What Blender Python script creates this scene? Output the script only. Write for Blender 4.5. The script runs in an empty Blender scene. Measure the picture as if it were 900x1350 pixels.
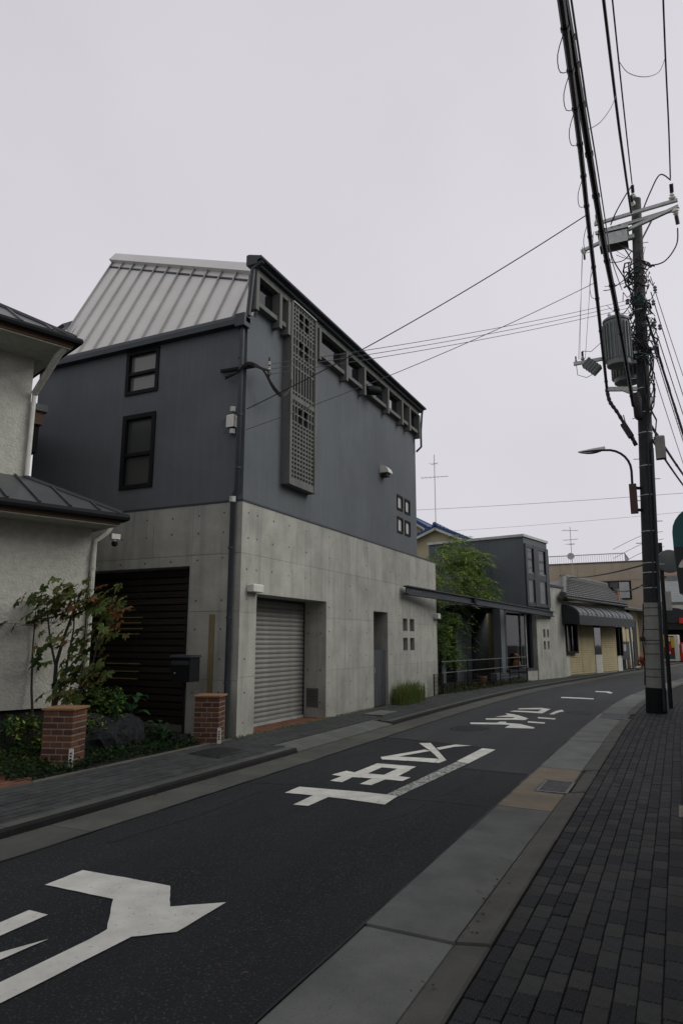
import bpy, bmesh, math, random
from math import sin, cos, pi, radians, sqrt, atan2
from mathutils import Vector, Matrix
random.seed(7)
SC = bpy.context.scene
COL = SC.collection

# ------------------------------------------------------------------ camera
cam_d = bpy.data.cameras.new('camera')
cam = bpy.data.objects.new('camera', cam_d); COL.objects.link(cam)
cam_d.sensor_fit = 'VERTICAL'; cam_d.sensor_height = 36.0
cam_d.lens = 910.08 / 1350 * 36.0
cam_d.clip_end = 2000; cam_d.clip_start = 0.05
_y, _p, _r = radians(25.547), radians(10.615), radians(0.1)
_right = Vector((cos(_y), sin(_y), 0)); _fw = Vector((-sin(_y), cos(_y), 0)) * cos(_p) + Vector((0, 0, 1)) * sin(_p)
_up = _right.cross(_fw)
_r2 = _right * cos(_r) + _up * sin(_r); _u2 = -_right * sin(_r) + _up * cos(_r)
cam.matrix_world = Matrix(((_r2.x, _u2.x, -_fw.x, 0), (_r2.y, _u2.y, -_fw.y, 0), (_r2.z, _u2.z, -_fw.z, 1.55), (0, 0, 0, 1)))
SC.camera = cam

# ------------------------------------------------------------------ sky and sun (overcast)
SUN_DIR = Vector((0.88, 0.36, 0.72)).normalized()      # towards the sun behind the cloud
w = bpy.data.worlds.new('World'); SC.world = w; w.use_nodes = True
nt = w.node_tree; nt.nodes.clear()
out = nt.nodes.new('ShaderNodeOutputWorld'); bg = nt.nodes.new('ShaderNodeBackground')
sky = nt.nodes.new('ShaderNodeTexSky'); sky.sky_type = 'NISHITA'; sky.sun_disc = False
sky.sun_elevation = math.asin(SUN_DIR.z); sky.sun_rotation = atan2(SUN_DIR.x, SUN_DIR.y)
sky.dust_density = 4.0; sky.air_density = 1.0
hs = nt.nodes.new('ShaderNodeHueSaturation'); hs.inputs['Saturation'].default_value = 0.12
mx = nt.nodes.new('ShaderNodeMix'); mx.data_type = 'RGBA'; mx.inputs[0].default_value = 0.90
mx.inputs[7].default_value = (7.5, 7.28, 7.85, 1)       # the even cloud layer
nt.links.new(sky.outputs[0], hs.inputs['Color']); nt.links.new(hs.outputs[0], mx.inputs[6])
wtc = nt.nodes.new('ShaderNodeTexCoord'); wn_ = nt.nodes.new('ShaderNodeTexNoise'); wn_.inputs['Scale'].default_value = 1.6; wn_.inputs['Detail'].default_value = 4
wr = nt.nodes.new('ShaderNodeMapRange'); wr.inputs[1].default_value = .3; wr.inputs[2].default_value = .7; wr.inputs[3].default_value = .93; wr.inputs[4].default_value = 1.06
wm = nt.nodes.new('ShaderNodeVectorMath'); wm.operation = 'SCALE'
nt.links.new(wtc.outputs['Generated'], wn_.inputs['Vector']); nt.links.new(wn_.outputs['Fac'], wr.inputs[0]); nt.links.new(wr.outputs[0], wm.inputs['Scale'])
nt.links.new(mx.outputs[2], wm.inputs[0]); nt.links.new(wm.outputs[0], bg.inputs[0]); bg.inputs[1].default_value = 0.096
nt.links.new(bg.outputs[0], out.inputs[0])
sd = bpy.data.lights.new('sun', 'SUN'); sd.energy = 1.5; sd.angle = radians(35); sd.color = (1.0, 0.97, 0.93)
sun = bpy.data.objects.new('sun', sd); COL.objects.link(sun)
sun.rotation_euler = SUN_DIR.to_track_quat('Z', 'Y').to_euler()
SC.view_settings.view_transform = 'Standard'; SC.view_settings.look = 'None'
SC.view_settings.exposure = 0.0; SC.view_settings.gamma = 1.0

# ------------------------------------------------------------------ materials
MATS = {}
def pm(name, c1, c2=None, scale=4, rough=0.8, bump=0.0, bscale=60, stretch=(1, 1, 1), rand=0.0, metal=0.0,
       streak=None, speck=None, spec=0.4, detail=6, lo=0.35, hi=0.65, island=0.0):
    """two-tone noise colour + optional vertical streaks + specks + bump, all in object space"""
    if name in MATS: return MATS[name]
    wb = lambda c: (c[0] * .99, c[1] * 1.015, c[2] * .97)
    c2 = wb(c2 if c2 is not None else tuple(x * 0.8 for x in c1)); c1 = wb(c1)
    m = bpy.data.materials.new(name); m.use_nodes = True; t = m.node_tree; N = t.nodes; L = t.links
    b = N['Principled BSDF']; b.inputs['Roughness'].default_value = rough; b.inputs['Metallic'].default_value = metal
    b.inputs['Specular IOR Level'].default_value = spec
    tc = N.new('ShaderNodeTexCoord'); mp = N.new('ShaderNodeMapping'); mp.inputs['Scale'].default_value = stretch
    L.new(tc.outputs['Object'], mp.inputs[0])
    def noise(sc, det, src=mp.outputs[0]):
        n = N.new('ShaderNodeTexNoise'); n.inputs['Scale'].default_value = sc; n.inputs['Detail'].default_value = det
        n.inputs['Roughness'].default_value = 0.6; L.new(src, n.inputs['Vector']); return n.outputs['Fac']
    def ramp(src, a, c):
        r = N.new('ShaderNodeMapRange'); r.inputs[1].default_value = a; r.inputs[2].default_value = c
        L.new(src, r.inputs[0]); return r.outputs[0]
    def mix(fac, a, c, mode='MIX'):
        x = N.new('ShaderNodeMix'); x.data_type = 'RGBA'; x.blend_type = mode
        for sock, v in ((x.inputs[0], fac), (x.inputs[6], a), (x.inputs[7], c)):
            if hasattr(v, 'links'): L.new(v, sock)
            elif isinstance(v, (int, float)): sock.default_value = v
            else: sock.default_value = (*v[:3], 1)
        return x.outputs[2]
    col = None
    if c2 is None: c2 = tuple(x * 0.8 for x in c1)
    col = mix(ramp(noise(scale, detail), lo, hi), c1, c2)
    if streak:
        sc, strength, tint = streak
        ms = N.new('ShaderNodeMapping'); ms.inputs['Scale'].default_value = (sc, sc, sc * 0.06); L.new(tc.outputs['Object'], ms.inputs[0])
        f = ramp(noise(1.0, 5, ms.outputs[0]), 0.48, 0.75)
        mm = N.new('ShaderNodeMath'); mm.operation = 'MULTIPLY'; mm.inputs[1].default_value = strength; L.new(f, mm.inputs[0])
        col = mix(mm.outputs[0], col, tint)
    if speck:
        sc, lo_, tint, amt = speck
        v = N.new('ShaderNodeTexNoise'); v.inputs['Scale'].default_value = sc; v.inputs['Detail'].default_value = 2; L.new(tc.outputs['Object'], v.inputs['Vector'])
        f = ramp(v.outputs['Fac'], lo_, lo_ + 0.06)
        mm = N.new('ShaderNodeMath'); mm.operation = 'MULTIPLY'; mm.inputs[1].default_value = amt; L.new(f, mm.inputs[0])
        col = mix(mm.outputs[0], col, tint)
    if rand or island:
        src = N.new('ShaderNodeObjectInfo').outputs['Random'] if rand else N.new('ShaderNodeNewGeometry').outputs['Random Per Island']
        k = rand or island
        r = N.new('ShaderNodeMapRange'); r.inputs[3].default_value = 1 - k; r.inputs[4].default_value = 1 + k; L.new(src, r.inputs[0])
        h = N.new('ShaderNodeHueSaturation'); L.new(r.outputs[0], h.inputs['Value']); L.new(col, h.inputs['Color']); col = h.outputs[0]
    L.new(col, b.inputs['Base Color'])
    if bump:
        bn = N.new('ShaderNodeBump'); bn.inputs['Strength'].default_value = bump; bn.inputs['Distance'].default_value = 0.02
        L.new(noise(bscale, 5, tc.outputs['Object']), bn.inputs['Height']); L.new(bn.outputs[0], b.inputs['Normal'])
    MATS[name] = m; return m

def glass(name, col=(0.012, 0.014, 0.016), rough=0.04):
    m = bpy.data.materials.new(name); m.use_nodes = True; b = m.node_tree.nodes['Principled BSDF']
    t = m.node_tree; N = t.nodes
    b.inputs['Base Color'].default_value = (*col, 1); b.inputs['Roughness'].default_value = rough; b.inputs['Specular IOR Level'].default_value = 0.6
    n = N.new('ShaderNodeTexNoise'); n.inputs['Scale'].default_value = 1.6; n.inputs['Detail'].default_value = 1
    bn = N.new('ShaderNodeBump'); bn.inputs['Strength'].default_value = 0.06; bn.inputs['Distance'].default_value = 0.05
    t.links.new(n.outputs[0], bn.inputs['Height']); t.links.new(bn.outputs[0], b.inputs['Normal'])
    return m
def clear_glass(name):
    m = bpy.data.materials.new(name); m.use_nodes = True; t = m.node_tree; N = t.nodes
    tr = N.new('ShaderNodeBsdfTransparent'); tr.inputs[0].default_value = (0.7, 0.74, 0.74, 1)
    gl = N.new('ShaderNodeBsdfGlossy'); gl.inputs['Roughness'].default_value = 0.03
    fr = N.new('ShaderNodeFresnel'); fr.inputs[0].default_value = 1.5
    ms = N.new('ShaderNodeMixShader'); t.links.new(fr.outputs[0], ms.inputs[0]); t.links.new(tr.outputs[0], ms.inputs[1]); t.links.new(gl.outputs[0], ms.inputs[2])
    t.links.new(ms.outputs[0], N['Material Output'].inputs[0]); return m

M_ASPH = pm('asphalt', (0.010, 0.0130, 0.0165), (0.0205, 0.0250, 0.0290), 1.1, 0.8, 1.0, 80, stretch=(1.6, .3, 1), lo=.3, hi=.7, speck=(75, 0.60, (0.085, 0.09, 0.09), 0.8), spec=0.3)
M_GUT = pm('gutter_concrete', (0.150, 0.157, 0.148), (0.102, 0.108, 0.102), 2.6, 0.85, 0.25, 120, rand=0.24, speck=(120, 0.63, (0.05, 0.05, 0.05), 0.7), detail=9)
M_GUTTAN = pm('tan_concrete', (0.21, 0.175, 0.125), (0.15, 0.125, 0.095), 3, 0.85, 0.25, 120, speck=(150, 0.62, (0.06, 0.05, 0.04), 0.5))
M_KERB = pm('kerb_concrete', (0.098, 0.096, 0.086), (0.062, 0.062, 0.057), 3, 0.85, 0.3, 120, rand=0.1, speck=(150, 0.64, (0.03, 0.03, 0.03), 0.6))
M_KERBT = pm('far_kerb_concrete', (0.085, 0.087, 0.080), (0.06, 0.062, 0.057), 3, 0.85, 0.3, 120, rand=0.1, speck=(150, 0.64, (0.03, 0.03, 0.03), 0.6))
M_GUTL = pm('far_gutter_concrete', (0.088, 0.090, 0.080), (0.058, 0.060, 0.054), 2.2, 0.85, 0.25, 120, rand=0.12, speck=(150, 0.64, (0.04, 0.04, 0.04), 0.6), detail=9)
M_KERBF = pm('kerb_face_dark', (0.012, 0.012, 0.012), (0.007, 0.007, 0.007), 5, 0.9, 0.3, 90)  # darker colour for the road-facing sides of the far kerbstones
M_WALK = pm('walk_base', (0.018, 0.018, 0.018), (0.012, 0.012, 0.012), 8, 0.9, 0.3, 80)
PAV = [pm('paver_%s' % n, c, tuple(x * 0.72 for x in c), 9, 0.78, 0.35, 170, speck=(130, 0.60, (0.12, 0.12, 0.11), 0.6), spec=0.3, rand=0.15) for n, c in
       (('slate', (0.026, 0.029, 0.032)), ('charcoal', (0.015, 0.018, 0.022)), ('ash', (0.040, 0.042, 0.041)), ('umber', (0.038, 0.037, 0.034)), ('ink', (0.011, 0.013, 0.017)))]
M_PAVL = pm('walk_paver', (0.046, 0.049, 0.050), (0.028, 0.030, 0.032), 5, 0.85, 0.3, 120, island=0.16)
M_PAINT = pm('road_paint', (0.74, 0.73, 0.68), (0.58, 0.575, 0.535), 5, 0.75, 0.25, 120, speck=(40, 0.67, (0.12, 0.12, 0.12), 0.6), detail=8)
M_PAINTW = pm('worn_road_paint', (0.50, 0.50, 0.47), (0.03, 0.034, 0.036), 34, 0.8, 0.4, 120, detail=10, lo=0.40, hi=0.62)
M_CONC = pm('concrete', (0.385, 0.38, 0.35), (0.275, 0.273, 0.25), 1.7, 0.85, 0.25, 40, streak=(7, 0.5, (0.155, 0.158, 0.145)), speck=(30, 0.66, (0.16, 0.16, 0.15), 0.7), rand=0.07, detail=10)
M_CONC2 = pm('concrete_core', (0.17, 0.17, 0.16), (0.12, 0.12, 0.115), 1.5, 0.9, 0.15, 45)
M_TIE = pm('tie_hole', (0.03, 0.03, 0.028), (0.02, 0.02, 0.02), 20, 0.9)
M_DARK = pm('slate_stucco', (0.110, 0.121, 0.134), (0.087, 0.097, 0.109), 0.8, 0.85, 0.3, 40, streak=(9.0, 0.28, (0.145, 0.155, 0.165)), detail=8)
M_NAVY = pm('navy_trim', (0.030, 0.038, 0.048), (0.022, 0.028, 0.036), 5, 0.5, 0.05, 60)
M_BLACK = pm('black_metal', (0.009, 0.010, 0.012), (0.006, 0.007, 0.008), 8, 0.65, 0.03, 60, spec=.15)
M_TIMB = pm('grey_timber', (0.135, 0.138, 0.130), (0.095, 0.098, 0.095), 8, 0.8, 0.2, 40, stretch=(1, 1, 0.15))
M_ROOF = pm('pale_roof_metal', (0.60, 0.585, 0.57), (0.55, 0.535, 0.52), 1.2, 0.5, 0.03, 8, rand=.03)
M_SEAM = pm('seam_shadow_metal', (0.36, 0.35, 0.34), (0.31, 0.30, 0.295), 1.2, 0.5)  # darker than the panels: the seams' shadow line is put into the colour
M_GLASS = glass('window_glass', (0.008, 0.009, 0.011), 0.05)
M_GLASSB = glass('blind_glass', (0.13, 0.135, 0.118), 0.08)
M_GLASSL = glass('blind_and_reflection_glass', (0.36, 0.36, 0.32), 0.1)
M_GLASSM = glass('mesh_glass', (0.045, 0.048, 0.046), 0.25)
M_CLEAR = clear_glass('shop_glass')
M_SHUT = pm('shutter_metal', (0.27, 0.265, 0.255), (0.20, 0.197, 0.19), 2, 0.5, 0.08, 40, streak=(5, 0.3, (0.2, 0.19, 0.18)), metal=0.2)
M_WOOD = pm('dark_wood', (0.026, 0.017, 0.0125), (0.014, 0.010, 0.008), 6, 0.6, 0.15, 40, stretch=(0.3, 1, 4), rand=0.35)
M_DOOR = pm('slate_wood', (0.055, 0.062, 0.070), (0.038, 0.043, 0.05), 8, 0.7, 0.25, 40, stretch=(1, 1, 0.15), rand=0.2)
M_TERRA = pm('terracotta_tile', (0.15, 0.06, 0.037), (0.10, 0.042, 0.028), 9, 0.8, 0.15, 60, rand=0.2)
M_WHITEP = pm('white_plastic', (0.62, 0.61, 0.58), (0.52, 0.51, 0.48), 6, 0.5)
M_STUC = pm('cream_stucco', (0.47, 0.46, 0.42), (0.37, 0.36, 0.325), 9, 0.95, 0.9, 26, detail=10, streak=(2, 0.25, (0.27, 0.265, 0.24)))
M_DKROOF = pm('dark_roof_metal', (0.060, 0.065, 0.068), (0.042, 0.046, 0.05), 2, 0.38, 0.05, 10, spec=0.5)
M_SOFFIT = pm('wood_soffit', (0.13, 0.075, 0.042), (0.085, 0.048, 0.028), 5, 0.7, 0.1, 40, stretch=(1, 0.2, 4))
BRK = [pm('brick_%s' % n, tuple(v * .62 for v in c), tuple(x * 0.65 for x in c), 22, 0.85, 0.5, 90, rand=0.14) for n, c in
       (('rust', (0.150, 0.060, 0.038)), ('plum', (0.110, 0.046, 0.034)), ('ochre', (0.175, 0.078, 0.046)))]
M_MORT = pm('mortar', (0.30, 0.25, 0.20), (0.21, 0.175, 0.14), 20, 0.95, 0.3, 80)
M_CAP = pm('tan_cap', (0.25, 0.135, 0.065), (0.19, 0.10, 0.05), 10, 0.75, 0.2, 60)
M_SOIL = pm('soil', (0.022, 0.019, 0.014), (0.012, 0.011, 0.009), 7, 0.95, 0.8, 30)
M_ROCK = pm('dark_rock', (0.022, 0.023, 0.026), (0.010, 0.011, 0.013), 16, 0.85, 1.0, 22, lo=.4, hi=.6, spec=.15)
M_BARK = pm('bark', (0.040, 0.030, 0.023), (0.022, 0.017, 0.014), 12, 0.9, 0.6, 40, stretch=(1, 1, 0.2))
def translucent(m, k=.42):
    t = m.node_tree; N = t.nodes; b = N['Principled BSDF']; tr = N.new('ShaderNodeBsdfTranslucent'); mxs = N.new('ShaderNodeMixShader'); mxs.inputs[0].default_value = k
    src = b.inputs['Base Color'].links[0].from_socket; t.links.new(src, tr.inputs[0]); t.links.new(b.outputs[0], mxs.inputs[1]); t.links.new(tr.outputs[0], mxs.inputs[2]); t.links.new(mxs.outputs[0], N['Material Output'].inputs[0]); return m
def leafmat(name, c, rand=0.25, rough=0.55):
    return translucent(pm(name, c, tuple(x * 0.7 for x in c), 3, rough, 0, rand=0, island=rand, spec=0.3))
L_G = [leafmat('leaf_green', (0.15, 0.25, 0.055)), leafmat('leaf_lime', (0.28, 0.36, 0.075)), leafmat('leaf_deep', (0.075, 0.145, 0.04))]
def leafobj(name, c): return translucent(pm(name, c, tuple(x * 0.65 for x in c), 14, 0.55, 0, rand=0.3, spec=0.3))
L_M = [leafobj('maple_green', (0.105, 0.150, 0.040)), leafobj('maple_olive', (0.165, 0.165, 0.05)), leafobj('maple_rust', (0.20, 0.095, 0.042)), leafobj('maple_deep', (0.045, 0.085, 0.028))]
L_H = leafobj('broad_leaf', (0.030, 0.085, 0.030))
L_C = [leafmat('cover_green', (0.014, 0.040, 0.012)), leafmat('cover_lime', (0.055, 0.08, 0.014)), leafmat('cover_orange', (0.16, 0.07, 0.02))]
L_GR = [leafmat('grass_green', (0.13, 0.20, 0.05)), leafmat('grass_straw', (0.22, 0.22, 0.08))]
M_POLE = pm('pole_dark', (0.022, 0.025, 0.027), (0.015, 0.017, 0.019), 6, 0.8, 0.2, 40, streak=(14, 0.5, (0.04, 0.043, 0.045)))
M_SLEEVE = pm('pole_sleeve', (0.25, 0.25, 0.235), (0.20, 0.20, 0.19), 4, 0.8, 0.15, 40, streak=(9, 0.4, (0.13, 0.13, 0.12)))
M_POLEC = pm('pole_concrete', (0.085, 0.088, 0.080), (0.055, 0.058, 0.054), 6, 0.9, 0.2, 50)
M_GALV = pm('galvanised', (0.46, 0.47, 0.46), (0.34, 0.355, 0.35), 8, 0.5, 0.05, 40, metal=0.3)
M_TRANS = pm('transformer_paint', (0.155, 0.175, 0.175), (0.115, 0.13, 0.13), 3, 0.5, 0.05, 40, streak=(8, 0.4, (0.08, 0.085, 0.08)))
M_PORC = pm('porcelain', (0.65, 0.65, 0.62), (0.55, 0.55, 0.52), 8, 0.25)
M_CABLE = pm('black_cable', (0.010, 0.010, 0.013), (0.007, 0.007, 0.009), 8, 0.6)
M_WIRE = pm('grey_wire', (0.075, 0.072, 0.085), (0.06, 0.06, 0.07), 8, 0.6)
M_TEALW = pm('teal_wire', (0.01, 0.06, 0.06), (0.01, 0.045, 0.045), 8, 0.6)
M_BROWN = pm('brown_box', (0.060, 0.026, 0.022), (0.045, 0.02, 0.018), 6, 0.6)
M_TEAL = pm('teal_sign', (0.004, 0.085, 0.095), (0.004, 0.07, 0.08), 3, 0.4)
M_SIGNDK = pm('navy_sign', (0.006, 0.012, 0.016), (0.005, 0.01, 0.013), 3, 0.4)
M_BEIGE = pm('beige_cladding', (0.42, 0.35, 0.27), (0.37, 0.305, 0.235), 1.0, 0.8, 0.05, 20, streak=(1.2, 0.3, (0.24, 0.195, 0.15)))
M_YELL = pm('yellow_siding', (0.40, 0.335, 0.19), (0.33, 0.275, 0.155), 2, 0.8, 0.1, 30, streak=(4, 0.35, (0.22, 0.17, 0.09)))
M_YWALL = pm('cream_wall', (0.46, 0.40, 0.26), (0.40, 0.345, 0.225), 2, 0.85, 0.1, 30)
M_WHITE = pm('white_render', (0.50, 0.49, 0.46), (0.40, 0.39, 0.36), 3, 0.85, 0.1, 30, streak=(4, 0.4, (0.28, 0.27, 0.25)))
M_TILE = pm('grey_roof_tile', (0.115, 0.117, 0.115), (0.07, 0.071, 0.071), 7, 0.6, 0.2, 40, island=0.1)
M_BLUE = pm('blue_roof_tile', (0.012, 0.055, 0.16), (0.01, 0.04, 0.12), 5, 0.45, 0.1, 40)
M_AWN = pm('navy_awning', (0.018, 0.022, 0.028), (0.012, 0.015, 0.02), 5, 0.6, 0.1, 30)
M_AWNT = pm('awning_rib', (0.105, 0.115, 0.125), (0.07, 0.078, 0.088), 5, 0.5, 0.1, 30)
M_POT = pm('terracotta_pot', (0.20, 0.09, 0.05), (0.15, 0.065, 0.035), 6, 0.8)
M_RED = pm('vending_red', (0.55, 0.02, 0.02), (0.42, 0.02, 0.018), 3, 0.4)
M_YEL = pm('vending_yellow', (0.55, 0.40, 0.03), (0.45, 0.32, 0.03), 3, 0.4)
M_MAROON = pm('vending_maroon', (0.16, 0.012, 0.02), (0.10, 0.01, 0.015), 6, 0.4)
M_LGREY = pm('light_grey_paint', (0.42, 0.43, 0.43), (0.34, 0.35, 0.35), 3, 0.5)
M_PINK = pm('pink_pipe', (0.42, 0.20, 0.15), (0.34, 0.16, 0.12), 3, 0.6)
M_BROWNP = pm('brown_plush', (0.12, 0.06, 0.03), (0.08, 0.04, 0.02), 20, 0.95)
M_STAIN = pm('rust_strip', (0.20, 0.165, 0.08), (0.15, 0.12, 0.06), 6, 0.85, stretch=(1, 1, 0.2))
M_IRON = pm('cast_iron', (0.022, 0.022, 0.024), (0.014, 0.014, 0.016), 30, 0.6, 0.6, 60, metal=0.3)
M_GRATE = pm('steel_grate', (0.12, 0.125, 0.13), (0.05, 0.052, 0.055), 12, 0.45, 0.2, 60, metal=0.5)

# ------------------------------------------------------------------ builders
ROOT = {}
class MB:
    def __init__(s): s.v = []; s.f = []; s.mi = []; s.cur = 0
    def _add(s, vs, fs):
        o = len(s.v); s.v += [tuple(v) for v in vs]
        for f in fs: s.f.append([o + i for i in f]); s.mi.append(s.cur)
    def box(s, x0, x1, y0, y1, z0, z1):
        if x0 > x1: x0, x1 = x1, x0
        if y0 > y1: y0, y1 = y1, y0
        s._add([(x0, y0, z0), (x1, y0, z0), (x1, y1, z0), (x0, y1, z0), (x0, y0, z1), (x1, y0, z1), (x1, y1, z1), (x0, y1, z1)],
               [(0, 3, 2, 1), (4, 5, 6, 7), (0, 1, 5, 4), (1, 2, 6, 5), (2, 3, 7, 6), (3, 0, 4, 7)]); return s
    def cbox(s, x0, x1, y0, y1, z0, z1, b=0.006):
        """box whose top edges are chamfered"""
        s._add([(x0, y0, z0), (x1, y0, z0), (x1, y1, z0), (x0, y1, z0), (x0, y0, z1 - b), (x1, y0, z1 - b), (x1, y1, z1 - b), (x0, y1, z1 - b),
                (x0 + b, y0 + b, z1), (x1 - b, y0 + b, z1), (x1 - b, y1 - b, z1), (x0 + b, y1 - b, z1)],
               [(8, 9, 10, 11), (0, 1, 5, 4), (1, 2, 6, 5), (2, 3, 7, 6), (3, 0, 4, 7), (4, 5, 9, 8), (5, 6, 10, 9), (6, 7, 11, 10), (7, 4, 8, 11)]); return s
    def bar(s, p, q, w, h, up=(0, 0, 1)):
        p = Vector(p); q = Vector(q); d = (q - p).normalized(); a = d.cross(Vector(up))
        if a.length < 1e-4: a = d.cross(Vector((1, 0, 0)))
        a = a.normalized() * w / 2; b = a.cross(d).normalized() * h / 2
        vs = [p - a - b, p + a - b, p + a + b, p - a + b, q - a - b, q + a - b, q + a + b, q - a + b]
        s._add(vs, [(0, 1, 2, 3), (7, 6, 5, 4), (0, 4, 5, 1), (1, 5, 6, 2), (2, 6, 7, 3), (3, 7, 4, 0)]); return s
    def tube(s, pts, r, n=6, cap=True):
        pts = [Vector(p) for p in pts]; rs = r if isinstance(r, (list, tuple)) else [r] * len(pts)
        o = len(s.v); prev = None
        for i, p in enumerate(pts):
            d = (pts[min(i + 1, len(pts) - 1)] - pts[max(i - 1, 0)]).normalized()
            if prev is None:
                a = d.cross(Vector((0, 0, 1)))
                if a.length < 1e-3: a = d.cross(Vector((1, 0, 0)))
            else: a = prev - d * prev.dot(d)
            a.normalize(); prev = a; b = d.cross(a)
            for k in range(n):
                t = 2 * pi * k / n; s.v.append(tuple(p + (a * cos(t) + b * sin(t)) * rs[i]))
        for i in range(len(pts) - 1):
            for k in range(n):
                k2 = (k + 1) % n
                s.f.append([o + i * n + k, o + i * n + k2, o + (i + 1) * n + k2, o + (i + 1) * n + k]); s.mi.append(s.cur)
        if cap:
            s.f.append([o + k for k in range(n)][::-1]); s.mi.append(s.cur)
            e = o + (len(pts) - 1) * n; s.f.append([e + k for k in range(n)]); s.mi.append(s.cur)
        return s
    def lathe(s, base, prof, n=16, axis=(0, 0, 1)):
        base = Vector(base); ax = Vector(axis).normalized()
        a = ax.cross(Vector((1, 0, 0)));  a = a if a.length > 1e-3 else ax.cross(Vector((0, 1, 0))); a.normalize(); b = ax.cross(a)
        o = len(s.v)
        for r, h in prof:
            for k in range(n):
                t = 2 * pi * k / n; s.v.append(tuple(base + ax * h + (a * cos(t) + b * sin(t)) * r))
        for i in range(len(prof) - 1):
            for k in range(n):
                k2 = (k + 1) % n; s.f.append([o + i * n + k, o + i * n + k2, o + (i + 1) * n + k2, o + (i + 1) * n + k]); s.mi.append(s.cur)
        s.f.append([o + k for k in range(n)][::-1]); s.mi.append(s.cur)
        e = o + (len(prof) - 1) * n; s.f.append([e + k for k in range(n)]); s.mi.append(s.cur); return s
    def prism(s, poly, z0, z1):
        n = len(poly)
        if sum(poly[i][0] * poly[(i + 1) % n][1] - poly[(i + 1) % n][0] * poly[i][1] for i in range(n)) < 0: poly = poly[::-1]
        s._add([(x, y, z0) for x, y in poly] + [(x, y, z1) for x, y in poly],
               [tuple(range(n))[::-1], tuple(range(n, 2 * n))] + [(i, (i + 1) % n, n + (i + 1) % n, n + i) for i in range(n)]); return s
    def extr(s, poly, axis, a0, a1):
        """polygon in the plane across an axis, extruded along it; axis 'y': poly=(x,z); axis 'x': poly=(y,z)"""
        n = len(poly); mk = (lambda p, a: (p[0], a, p[1])) if axis == 'y' else (lambda p, a: (a, p[0], p[1]))
        s._add([mk(p, a0) for p in poly] + [mk(p, a1) for p in poly],
               [tuple(range(n)), tuple(range(n, 2 * n))[::-1]] + [(i, n + i, n + (i + 1) % n, (i + 1) % n) for i in range(n)]); return s
    def slab(s, quad, t):
        """a polygon in space thickened downwards along its normal"""
        q = [Vector(p) for p in quad]; nrm = (q[1] - q[0]).cross(q[2] - q[0]).normalized()
        if nrm.z < 0: q = q[::-1]; nrm = -nrm
        n = len(q); s._add(q + [p - nrm * t for p in q], [tuple(range(n)), tuple(range(n, 2 * n))[::-1]] + [(i, n + i, n + (i + 1) % n, (i + 1) % n) for i in range(n)]); return s
    def mesh(s, name, mats):
        me = bpy.data.meshes.new(name); me.from_pydata(s.v, [], s.f)
        for m in (mats if isinstance(mats, (list, tuple)) else [mats]): me.materials.append(m)
        if max(s.mi, default=0): me.polygons.foreach_set('material_index', s.mi)
        return me
    def build(s, name, mats, parent=None, world=True, smooth=False, recalc=True, kind=None, label=None):
        if parent is not None and world:
            inv = ROOT[parent.name].inverted(); vs = [tuple(inv @ Vector(v)) for v in s.v]; s.v = vs
        me = s.mesh(name, mats)
        if recalc:
            bm = bmesh.new(); bm.from_mesh(me); bmesh.ops.recalc_face_normals(bm, faces=bm.faces); bm.to_mesh(me); bm.free()
        o = bpy.data.objects.new(name, me); COL.objects.link(o)
        if smooth:
            me.polygons.foreach_set('use_smooth', [True] * len(me.polygons))
            try: me.set_sharp_from_angle(angle=radians(40))
            except Exception: pass
        if parent is not None:
            o.parent = parent; ROOT[o.name] = ROOT[parent.name]
        else: ROOT[o.name] = Matrix.Identity(4)
        if kind: o['kind'] = kind
        if label: o['label'] = label
        return o
def thing(name, label, cat, loc=(0, 0, 0), rz=0, group=None):
    o = bpy.data.objects.new(name, None); COL.objects.link(o); o.empty_display_size = 0.1
    o.location = loc; o.rotation_euler = (0, 0, rz); o['label'] = label; o['category'] = cat
    if group: o['group'] = group
    ROOT[o.name] = Matrix.Translation(loc) @ Matrix.Rotation(rz, 4, 'Z'); return o
def tag(o, label, cat, group=None):
    o['label'] = label; o['category'] = cat
    if group: o['group'] = group
    return o
def inst(name, me, parent, loc, rot=(0, 0, 0), scale=(1, 1, 1)):
    o = bpy.data.objects.new(name, me); COL.objects.link(o); o.parent = parent
    o.location = loc; o.rotation_euler = rot; o.scale = scale; return o
def B(*a): return MB().box(*a)
def cells(us, vs, holes):
    """rectangles of a grid that fall in no hole"""
    us = sorted(set(us)); vs = sorted(set(vs)); r = []
    for i in range(len(us) - 1):
        for j in range(len(vs) - 1):
            cu = (us[i] + us[i + 1]) / 2; cv = (vs[j] + vs[j + 1]) / 2
            if not any(h[0] < cu < h[1] and h[2] < cv < h[3] for h in holes): r.append((us[i], us[i + 1], vs[j], vs[j + 1]))
    return r
def lerp(a, b, t): return a + (b - a) * t
def spline(pts, n=4):
    P_ = [Vector(p) for p in pts]; Q = []
    for i in range(len(P_) - 1):
        p0, p1, p2, p3 = P_[max(0, i - 1)], P_[i], P_[i + 1], P_[min(len(P_) - 1, i + 2)]
        for k in range(n):
            s = k / n; Q.append(.5 * ((2 * p1) + (p2 - p0) * s + (2 * p0 - 5 * p1 + 4 * p2 - p3) * s * s + (3 * p1 - p0 - 3 * p2 + p3) * s ** 3))
    return Q + [P_[-1]]
def sagline(p, q, sag, n=14):
    p = Vector(p); q = Vector(q)
    return [p.lerp(q, i / n) - Vector((0, 0, sag * 4 * (i / n) * (1 - i / n))) for i in range(n + 1)]

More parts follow.
